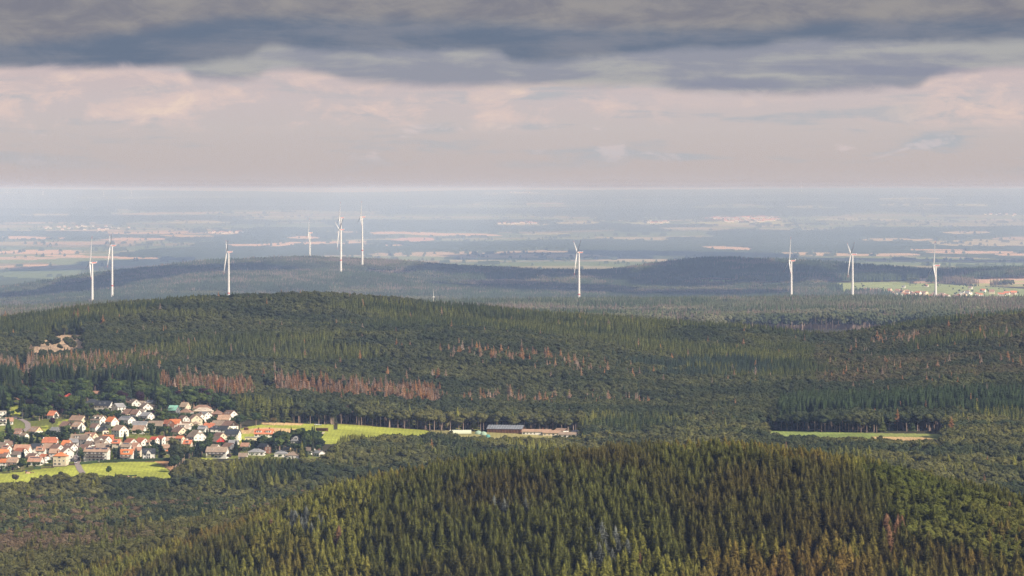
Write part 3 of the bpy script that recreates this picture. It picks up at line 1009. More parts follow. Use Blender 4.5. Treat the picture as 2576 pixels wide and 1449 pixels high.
kid[lar] = KID['larch']; tint[lar] = mixc(C_LAR, np.array((.15, .12, .04)), (a[lar] - .4) * 3)
brn = (b_ < .46) & (px > 1500) & (kid == KID['spruce']) & (top > 1280)
tint[brn] = mixc(tint[brn], np.array((.19, .125, .04)), np.full(brn.sum(), .45))
dd = (c_ > .9985) | ((abs(px - 2245) < 25) & (abs(top - 1290) < 26) & (c_ < .6))
kid[dd] = KID['spruce']; tint[dd] = np.array((.22, .13, .075))
hollow = (D > 3640) & (px < 900)
k = hollow & (c_ < .93)
kid[k] = KID['beech']; tint[k] = mixc(C_BEE, C_BEEB, (b_[k] - .54) * 5 + (c_[k] - .6) * .9)
fs = np.clip(rng.normal(.93, .14, len(X)), .55, 1.25) * np.interp(D, [3250, 3490], [.82, .60])
fs[hollow] = rng.uniform(.75, 1.1, hollow.sum())
add_trees(X, D, kid, tint, fs)

# hollow between the front hill and the village, and the woods in front of the farm
X, D = jitter_grid(4080, 5320, 7.4, seed=2)
px = px_of(X, D); z = ground_z(px, D); py = py_of(z, D)
a = fbm(X / 60, D / 60, 3, 73); b_ = fbm(X / 120, D / 160, 3, 74); c_ = rng.uniform(0, 1, len(X))
col, om = cover(px, py, D)
keep = ~om & ~inpoly(px, py, VILLAGE)
# leave the meadows in view: trees in front of them must not reach up over the whole field
keep &= ~((px >= 545) & (px < 2380) & (D < 5240) & (py < np.interp(px, MEADOW[:, 0], MEADOW[:, 1]) + 1))
keep &= ~((px < 428) & (py < np.interp(px, MEADOW[:, 0], MEADOW[:, 1]) + 1))
keep &= ~((px >= 545) & (px < 860) & (py < 1162) & (D < 5000) & (c_ < .5))
kid = np.full(len(X), KID['mbeech'])
kid[D < 4800] = KID['beech']
sp = ((b_ > .63) & (px > 560)) | (c_ > .90)
kid[sp] = KID['mspruce']
kid[sp & (D < 4800)] = KID['spruce']
tint = mixc(C_BEED, C_BEE * 1.15, (a - .35) * 3)
br = (b_ < .45) & (c_ < .22) & (px < 900)
tint[br] = C_BEEB
tint[sp] = mixc(C_SPRD, C_SPR, (a[sp] - .35) * 3)
dd = (c_ > .943) & (c_ < .945)
kid[dd] = KID['mdead']; tint[dd] = C_DEAD
s = rng.uniform(.7, 1.05, len(X))
add_trees(*[q[keep] for q in (X, D, kid, tint, s)])

# beyond the village up to the long wooded crest
X, Dm_ = jitter_grid(5320, 6800, 6.0, seed=3)
px = px_of(X, Dm_); z = ground_z(px, Dm_); py = py_of(z, Dm_); D = un(Dm_)
a = fbm(X / 70, D / 90, 3, 75); b_ = fbm(X / 260, D / 330, 4, 76); e_ = fbm(X / 110, D / 150, 3, 77); c_ = rng.uniform(0, 1, len(X))
col, om = cover(px, py, Dm_)
om &= ~((c_ < .05) & (D > 5350))
keep = ~om & ~inpoly(px, py, VILLAGE)
kid = np.full(len(X), KID['mbeech'])
crest = (D > 6750) & (px < 2050)
sp = (b_ + .10 * crest - .05 * (px > 2050) + (.12 * ((px + 600 * (e_ - .5) > 1500) & (px + 500 * (a - .5) < 2100) & (D > 5900)))) > .555
sp |= c_ > .93
kid[sp] = KID['mspruce']
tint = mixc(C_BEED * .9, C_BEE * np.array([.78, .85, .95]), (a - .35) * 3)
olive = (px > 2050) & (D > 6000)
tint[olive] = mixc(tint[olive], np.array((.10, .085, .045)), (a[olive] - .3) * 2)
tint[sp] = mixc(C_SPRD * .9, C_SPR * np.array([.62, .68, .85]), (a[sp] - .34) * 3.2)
pj = px + 500 * (e_ - .5); dj = D + 900 * (a - .5)
bl = (pj > 1420) & (pj < 1880) & (dj > 5750) & (dj < 6500) & sp
tint[bl] = np.array((.048, .070, .046)) * rng.uniform(.8, 1.25, (bl.sum(), 1))
dark = (px < 400 + 60 * a) & (D > 5330) & (D < 5520)
kid[dark & (c_ < .9)] = KID['mpine']; tint[dark] = mixc(np.array((.03, .045, .022)), C_SPRD, a[dark])
dark2 = (px > 1960) & (D > 5280) & (D < 5560)
kid[dark2 & (c_ < .85)] = KID['mpine']; tint[dark2] = mixc(np.array((.035, .06, .028)), C_SPRD, a[dark2])
red = (((px > 400) & (px < 640) & (D > 5330) & (D < 5560)) | ((px > 690) & (px < 1110 + 120 * (a - .5)) & (D > 5440) & (D < 5700))) & (c_ < .84)
kid[red] = np.where(rng.uniform(0, 1, red.sum()) < .45, KID['mdead'], KID['mspruce']); tint[red] = mixc(C_DEAD * .8, C_DEADG, rng.uniform(-.6, .9, red.sum())) * rng.uniform(.7, 1.25, (red.sum(), 1))
red2 = (e_ > .58) & (D > 5450) & (D < 6350) & (px > 1080) & (px < 1650) & (c_ < .28)
red2 |= (e_ > .54) & (D > 5550) & (D < 6300) & (px < 500) & (c_ < .42)
red2 |= (px > 2050) & (e_ > .64) & (c_ < .05)
red2 |= (abs(px - 2250) < 60) & (D > 7000) & (c_ < .25) & (D < 7350)
red2 |= c_ > .994
kid[red2] = np.where(rng.uniform(0, 1, red2.sum()) < .5, KID['mdead'], KID['mspruce']); tint[red2] = mixc(C_DEAD, C_DEADG, rng.uniform(-.3, 1, red2.sum()))
s = rng.uniform(.72, 1.08, len(X)) * np.interp(Dm_, [5350, 5700], [1.0, .78])
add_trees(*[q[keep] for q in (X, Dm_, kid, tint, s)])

# woods of the middle distance, as groups of trees
X, D = jitter_grid(float(dm(9600)), float(dm(11900)), 32.0, seed=4)
X2, D2 = jitter_grid(float(dm(14500)), float(dm(18150)), 33.0, seed=5)
X, D = np.concatenate([X, X2]), np.concatenate([D, D2])
px = px_of(X, D); z = ground_z(px, D); py = py_of(z, D)
a = fbm(X / 250, D / 300, 3, 78); b_ = fbm(X / 600, D / 600, 4, 79); c_ = rng.uniform(0, 1, len(X))
col, om = cover(px, py, D)
# no wood in the valley of the distant village
Dn = un(D)
vil = (px > 2120) & (Dn > 14500) & (Dn < 16600)
om |= vil & ~(b_ > .66)
kid = np.full(len(X), KID['patch_broad'])
sp = b_ > .5
kid[sp] = KID['patch_spruce']
tint = mixc(C_BEED, C_BEE * 1.2, (a - .3) * 2.5)
tint[sp] = mixc(C_SPRD, C_SPRD * 1.6, (a[sp] - .3) * 2)
n1 = Dn < 12500
tint[n1] = mixc(tint[n1] * 1.3, np.array((.17, .16, .10)), (a[n1] - .38) * 3.0)
dd = (c_ > .93) | ((a > .58) & (Dn > 15000) & (c_ < .5)) | ((a > .62) & n1 & (c_ < .3))
kid[dd] = KID['patch_dead']; tint[dd] = np.array((.22, .17, .13))
s = rng.uniform(1.0, 1.4, len(X))
keep = ~om
add_trees(*[q[keep] for q in (X, D, kid, tint, s)])

T = np.concatenate(ALL)
T = T[np.argsort(T[:, 1], kind='stable')]
tp = px_of(T[:, 0], T[:, 1])
gy_ = py_of(T[:, 2], T[:, 1])
hpx = KH[T[:, 3].astype(int)] * T[:, 4] * FPX / T[:, 1]
topy = gy_ - hpx
# drop what nearer woods hide altogether
colw = 12.0
nb_ = int(3100 / colw)
occ = np.full(nb_ + 2, 5000.0)
ci_ = np.clip(((tp + 250) / colw).astype(int), 0, nb_)
# the ground itself hides things too
gd = np.concatenate([np.arange(3140, 8400, 20.0), np.arange(8400, 24500, 100.0)])
cx = (np.arange(nb_ + 1) + .5) * colw - 250
GDm, CXm = np.meshgrid(gd, cx, indexing='ij')
GY = np.minimum.accumulate(py_of(ground_z(CXm, GDm), GDm), axis=0)
gi_ = np.clip(np.searchsorted(gd, T[:, 1]) - 1, 0, len(gd) - 1)
gocc = GY[gi_, ci_]
keepl = np.zeros(len(T), bool)
batch = 400
for s0 in range(0, len(T), batch):
    e0 = min(len(T), s0 + batch)
    cc = ci_[s0:e0]
    k = (topy[s0:e0] < occ[cc] + 7) & (topy[s0:e0] < gocc[s0:e0] + 3) & (topy[s0:e0] < 1500)
    keepl[s0:e0] = k
    body = topy[s0:e0] + .55 * hpx[s0:e0]
    np.minimum.at(occ, cc[k], body[k])
T = T[keepl]; tp = tp[keepl]; topy = topy[keepl]; hpx = hpx[keepl]
print('trees kept', len(T), {KINDS[i]: int((T[:, 3] == i).sum()) for i in range(len(KINDS))}, round(time.time() - T0, 1))

# ------------------------------------------------------------ village materials
def roofmat(name, c, rough=0.8, spec=0.2):
    m, n, b = principled(name, c, rough, spec)
    tc = n.node('ShaderNodeTexCoord').outputs['Object']
    f = n.noise(tc, 1.6, 5.0, 0.7)
    g = n.noise(tc, 0.25, 2.0, 0.5)
    rnd = n.node('ShaderNodeObjectInfo').outputs['Random']
    k = n.m('MULTIPLY', n.m('MULTIPLY', n.ss(f, 0.25, 0.75, 0.72, 1.2), n.ss(g, 0.3, 0.7, 0.85, 1.1)), n.m('MULTIPLY_ADD', rnd, 0.25, 0.88))
    kc = n.node('ShaderNodeCombineXYZ')
    for i in range(3): n.nt.links.new(k, kc.inputs[i])
    n.nt.links.new(n.mix(1.0, tuple(c) + (1,), kc.outputs[0], 'MULTIPLY'), b.inputs['Base Color'])
    return m


RM = {'tn': roofmat('tan_tiles', (0.42, 0.28, 0.20)), 'pk': roofmat('pinkish_tiles', (0.44, 0.25, 0.175)), 'br': roofmat('brown_tiles', (0.27, 0.17, 0.13)), 'or': roofmat('orange_tiles', (0.64, 0.22, 0.09)),
      'rd': roofmat('terracotta_tiles', (0.56, 0.20, 0.11)), 'gy': roofmat('grey_tiles', (0.27, 0.27, 0.28)), 'gb': roofmat('grey_brown_tiles', (0.34, 0.26, 0.20)), 'dk': roofmat('anthracite_tiles', (0.045, 0.05, 0.06), .55, .4),
      'gn': roofmat('green_copper_sheets', (0.25, 0.52, 0.42)), 'lt': roofmat('pale_gravel', (0.55, 0.46, 0.38)), 'mt': roofmat('barn_metal', (0.20, 0.22, 0.26), .5, .4), 'cr': roofmat('red_tiles', (0.60, 0.11, 0.07))}
WM = {'w': mottled('white_render', (0.80, 0.77, 0.72), .10, .5), 'c': mottled('cream_render', (0.74, 0.64, 0.48), .10, .5), 'y': mottled('yellow_render', (0.76, 0.56, 0.28), .10, .5), 'r': mottled('red_boards', (0.52, 0.05, 0.04), .15, .5),
      'd': mottled('dark_timber', (0.07, 0.045, 0.035), .3, .5), 't': mottled('brown_timber', (0.20, 0.10, 0.065), .3, .5), 'g': mottled('slate_cladding', (0.13, 0.135, 0.15), .25, .6), 'p': mottled('pinkish_render', (0.72, 0.50, 0.38), .1, .5)}
glass, n, b = principled('window_glass', (0.035, 0.04, 0.05), 0.15, 0.5)
frame_m, n, b = principled('white_frame', (0.78, 0.76, 0.72), 0.5, 0.3)
timber_m = WM['t']
panel_m, n, b = principled('solar_cells', (0.02, 0.035, 0.075), 0.25, 0.5)
alu_m, n, b = principled('aluminium', (0.55, 0.56, 0.58), 0.4, 0.5)
brick_m = mottled('chimney_brick', (0.28, 0.13, 0.09), .3, 2.0)
steel_m, n, b = principled('galvanised_steel', (0.45, 0.45, 0.46), 0.5, 0.4)


def window_mesh(w, h, mats):
    """window in the x-z plane facing -y, its centre at the origin"""
    m = MB()
    m.box(-w / 2, w / 2, -.02, .05, -h / 2, h / 2, 0)
    t = .09
    for a, b_, c, d in ((-w / 2 - t, w / 2 + t, h / 2, h / 2 + t), (-w / 2 - t, w / 2 + t, -h / 2 - t, -h / 2), (-w / 2 - t, -w / 2, -h / 2, h / 2), (w / 2, w / 2 + t, -h / 2, h / 2)):
        m.box(a, b_, -.07, .05, c, d, 1)
    if w > 1.0:
        m.box(-.04, .04, -.06, -.021, -h / 2, h / 2, 1)
    return m.mesh('window', mats)


WIN = {'s': window_mesh(1.1, 1.25, [glass, frame_m]), 'l': window_mesh(2.0, 1.35, [glass, frame_m]), 'x': window_mesh(1.0, 2.0, [glass, frame_m]), 'r': window_mesh(.9, .9, [glass, frame_m])}
_m = MB()
_m.box(-.5, .5, -.5, .5, -1.0, 1.3)
_m.box(-.6, .6, -.6, .6, 1.3, 1.42)
CHIM = _m.mesh('chimney', brick_m)
_m = MB(); _m.box(-.82, .82, -.5, .5, 0.0, .06, 0); _m.box(-.86, .86, -.54, .54, -.03, .0, 1)
PANEL = _m.mesh('solar_panel', [panel_m, alu_m])


def child(name, me, parent, loc=(0, 0, 0), rot=None):
    o = bpy.data.objects.new(name, me)
    o.location = loc
    if rot is not None: o.rotation_euler = rot
    return link(o, parent)


def make_house(x, y, z, yaw, L, W, eave, pitch, kind, roof, wall, ex, label, name='house', cat='house', group='houses of the village', windows=True, front='f'):
    """ridge along local x; local -y is the side turned to the camera's left for yaw<0"""
    root = empty(name, (x, y, z), yaw)
    tag(root, label, cat, group)
    rh = W / 2 * pitch
    if 'F' in kind: rh = 0
    ov, th = .55, .24
    wm = MB()
    lo = -2.2
    a, b_ = L / 2, W / 2
    if kind in ('F', 'H', 'P', 'M'):
        wm.box(-a, a, -b_, b_, lo, eave)
    else:
        vs = [(s * a, t * b_, h) for s in (-1, 1) for t, h in ((-1, lo), (1, lo), (1, eave), (0, eave + rh - .02), (-1, eave))]
        wm.add(vs, [(0, 1, 2, 3, 4), (9, 8, 7, 6, 5), (0, 4, 9, 5), (1, 6, 7, 2), (0, 5, 6, 1), (4, 3, 8, 9), (3, 2, 7, 8)])
    wmat = WM[wall[0]]
    wo_ = wm.build('wall', wmat, root)
    if len(wall) > 1:       # gable or lower storey clad differently
        g = MB()
        if wall[1] in 'dtgyp' :
            for s in (-1, 1):
                if kind == 'G':
                    g.add([(s * (a + .04), -b_ - .02, eave - .1), (s * (a + .04), b_ + .02, eave - .1), (s * (a + .04), 0, eave + rh - .05), (s * (a - .1), -b_ - .02, eave - .1), (s * (a - .1), b_ + .02, eave - .1), (s * (a - .1), 0, eave + rh - .05)],
                          [(0, 1, 2), (3, 5, 4), (0, 3, 4, 1), (1, 4, 5, 2), (2, 5, 3, 0)])
            g.build('gable_cladding', WM[wall[1]], root)
        elif wall[1] in 'r':
            g.box(-a - .05, a + .05, -b_ - .05, b_ + .05, lo, 1.6)
            g.build('base_storey', WM['p'] if wall[1] != 'r' else mottled('reddish_base', (.5, .18, .12)), root)
    r = MB()
    rz_ = []
    if kind == 'F':
        r.box(-a - .3, a + .3, -b_ - .3, b_ + .3, eave, eave + .3)
    elif kind in ('G', 'K'):
        k = ov * pitch
        hip = 0.0 if kind == 'G' else min(a * .35, 2.4)
        for t in (-1, 1):
            e = (t * (b_ + ov), eave - k)
            hh = eave + rh
            tx = a + ov
            vs = [(-tx, e[0], e[1]), (tx, e[0], e[1]), (tx - hip, 0, hh), (-tx + hip, 0, hh)]
            if kind == 'K':      # half hip: the ends slope too
                mid = .55
                vs = [(-tx, e[0], e[1]), (tx, e[0], e[1]), (tx, e[0] * (1 - mid), e[1] + (hh - e[1]) * mid), (tx - hip, 0, hh), (-tx + hip, 0, hh), (-tx, e[0] * (1 - mid), e[1] + (hh - e[1]) * mid)]
            n0 = len(vs)
            top = [(p[0], p[1], p[2] + th) for p in vs]
            f = [tuple(range(n0)), tuple(range(2 * n0 - 1, n0 - 1, -1))] + [(i, n0 + i, n0 + (i + 1) % n0, (i + 1) % n0) for i in range(n0)]
            r.add(vs + top, f)
        if kind == 'K':
            for s in (-1, 1):
                tx = a + ov
                e1_ = eave - k
                zz = e1_ + (eave + rh - e1_) * .55
                yy = (b_ + ov) * .45
                vs = [(s * tx, -yy, zz + .02), (s * tx, yy, zz + .02), (s * (tx - hip), 0, eave + rh + .02)]
                r.add(vs + [(p[0], p[1], p[2] + th) for p in vs], [(0, 1, 2), (5, 4, 3), (0, 3, 4, 1), (1, 4, 5, 2), (2, 5, 3, 0)])
    elif kind in ('H', 'P'):
        k = ov * pitch
        hx = max(0.01, a - b_) if kind == 'H' else 0.01
        e = eave - k
        vs = [(-a - ov, -b_ - ov, e), (a + ov, -b_ - ov, e), (a + ov, b_ + ov, e), (-a - ov, b_ + ov, e), (-hx, 0, eave + rh + th), (hx, 0, eave + rh + th)]
        r.add(vs, [(0, 1, 5, 4), (1, 2, 5), (2, 3, 4, 5), (3, 0, 4), (0, 3, 2, 1)])
    elif kind == 'M':            # mansard: steep skirt, flat hip above
        e = eave - .2
        h1 = eave + 2.6
        i_ = 1.5
        vs = [(-a - .4, -b_ - .4, e), (a + .4, -b_ - .4, e), (a + .4, b_ + .4, e), (-a - .4, b_ + .4, e),
              (-a + i_, -b_ + i_, h1), (a - i_, -b_ + i_, h1), (a - i_, b_ - i_, h1), (-a + i_, b_ - i_, h1), (-.6, 0, h1 + 1.3), (.6, 0, h1 + 1.3)]
        r.add(vs, [(0, 1, 5, 4), (1, 2, 6, 5), (2, 3, 7, 6), (3, 0, 4, 7), (4, 5, 9, 8), (5, 6, 9), (6, 7, 8, 9), (7, 4, 8), (0, 3, 2, 1)])
    ro = r.build('roof', RM[roof], root)
    slope = math.atan(pitch)
    rr = random.Random(hash(label) & 0xffff)
    if windows:
        ns = max(1, int(round((eave - .6) / 2.7)))
        wk = 's'
        for s in range(ns):
            zc = 1.35 + s * 2.75
            if zc > eave - .6: break
            nx = max(2, int(L / 3.2))
            for i in range(nx):
                u = -a + L * (i + .5) / nx
                if rr.random() < .12: continue
                wk = 'l' if rr.random() < .28 else 's'
                child('window', WIN[wk], root, (u, -b_ - .03, zc))
            ny = max(2, int(W / 3.6))
            side = -1 if yaw > 0 else 1
            for i in range(ny):
                v = -b_ + W * (i + .5) / ny
                if rr.random() < .15: continue
                child('window', WIN['s'], root, (side * (a + .05), v, zc), (0, 0, side * math.pi / 2))
        if kind in ('G', 'K') and rh > 2.4:
            side = -1 if yaw > 0 else 1
            child('window', WIN['s'], root, (side * (a + .07), 0, eave + rh * .32), (0, 0, side * math.pi / 2))
    if 'c' in ex:
        child('chimney', CHIM, root, (rr.uniform(-.3, .3) * L, .5, eave + rh))
    if 'C' in ex:
        child('chimney', CHIM, root, (-.3 * L, -.4, eave + rh)); child('chimney', CHIM, root, (.28 * L, .4, eave + rh))
    on = lambda u, f: (u, -b_ * (1 - f), eave + rh * f + th + .06)       # a point on the front slope
    if 'v' in ex:        # roof windows
        for u in (-.2, .12):
            child('roof_window', WIN['r'], root, on(u * L, .45), (slope - math.pi / 2, 0, 0))
    if 'd' in ex or 'D' in ex:     # dormers
        nd = 1 if 'd' in ex else 2
        for i in range(nd):
            u = 0 if nd == 1 else (-.26, .26)[i] * L
            m = MB()
            dw, z0_, z1_ = (L * .22 if nd == 1 else L * .14), eave + rh * .22, eave + rh * .72
            yf = -b_ * .80
            m.box(u - dw, u + dw, yf, -b_ * .2, z0_ - .4, z1_, 0)
            m.box(u - dw - .25, u + dw + .25, yf - .3, -b_ * .16, z1_, z1_ + .16, 1)
            dm = m.build('dormer', [WM['w'] if rr.random() < .6 else wmat, RM[roof]], root)
            for q in ((-.45, .45) if dw > 1.3 else (0,)):
                child('window', WIN['s'], dm, (u + q * dw, yf - .04, (z0_ + z1_) / 2 + .05))
    if 'b' in ex or 'B' in ex:     # balconies along the front
        for lev in ((2.75,) if 'b' in ex else (2.75, 5.5)):
            m = MB()
            m.box(-a * .8, a * .8, -b_ - 1.5, -b_ - .01, lev - .12, lev, 0)
            m.box(-a * .8, a * .8, -b_ - 1.5, -b_ - 1.42, lev + .001, lev + .95, 1)
            m.build('balcony', [wmat, WM['d'] if 'd' in wall or rr.random() < .5 else WM['t']], root)
    if 's' in ex:        # solar array
        n1 = min(6, int(L / 2.2))
        for i in range(n1):
            child('solar_panel', PANEL, root, on((i - n1 / 2) * 1.75 + .6, .72), (slope, 0, 0))
    if 'S' in ex:
        n1 = int((L - 1.2) / 1.72)
        for row in (.80, .58):
            for i in range(n1):
                if rr.random() < .06 or (row == .58 and i in (n1 // 2 - 1,)): continue
                child('solar_panel', PANEL, root, on((i - (n1 - 1) / 2) * 1.72, row), (slope, 0, 0))
    if 'g' in ex:        # cross gable in the middle of the front
        m = MB(); gw = L * .17; gh = eave + rh * .62
        m.add([(-gw, -b_ - .7, lo), (gw, -b_ - .7, lo), (gw, -b_ - .7, eave + .6), (0, -b_ - .7, gh + .5), (-gw, -b_ - .7, eave + .6),
               (-gw, -b_ * .25, lo), (gw, -b_ * .25, lo), (gw, -b_ * .25, eave + .6), (0, -b_ * .25, gh + .5), (-gw, -b_ * .25, eave + .6)],
              [(0, 1, 2, 3, 4), (9, 8, 7, 6, 5), (1, 6, 7, 2), (0, 4, 9, 5)])
        cg = m.build('cross_gable', wmat, root)
        m = MB()
        for t in (-1, 1):
            vs = [(t * (gw + .35), -b_ - 1.0, eave + .45), (0, -b_ - 1.0, gh + .62), (0, -b_ * .2, gh + .62), (t * (gw + .35), -b_ * .2, eave + .45)]
            m.add(vs + [(p[0], p[1], p[2] + .18) for p in vs], [(0, 1, 2, 3), (7, 6, 5, 4), (0, 4, 5, 1), (1, 5, 6, 2), (2, 6, 7, 3), (3, 7, 4, 0)])
        m.build('gable_roof', RM[roof], cg)
        for u_, zz in ((-.35, 1.4), (.35, 1.4), (-.3, 3.8), (.3, 3.8)):
            child('window', WIN['x'], cg, (u_ * gw * 1.3, -b_ - .75, zz + .2))
    return root


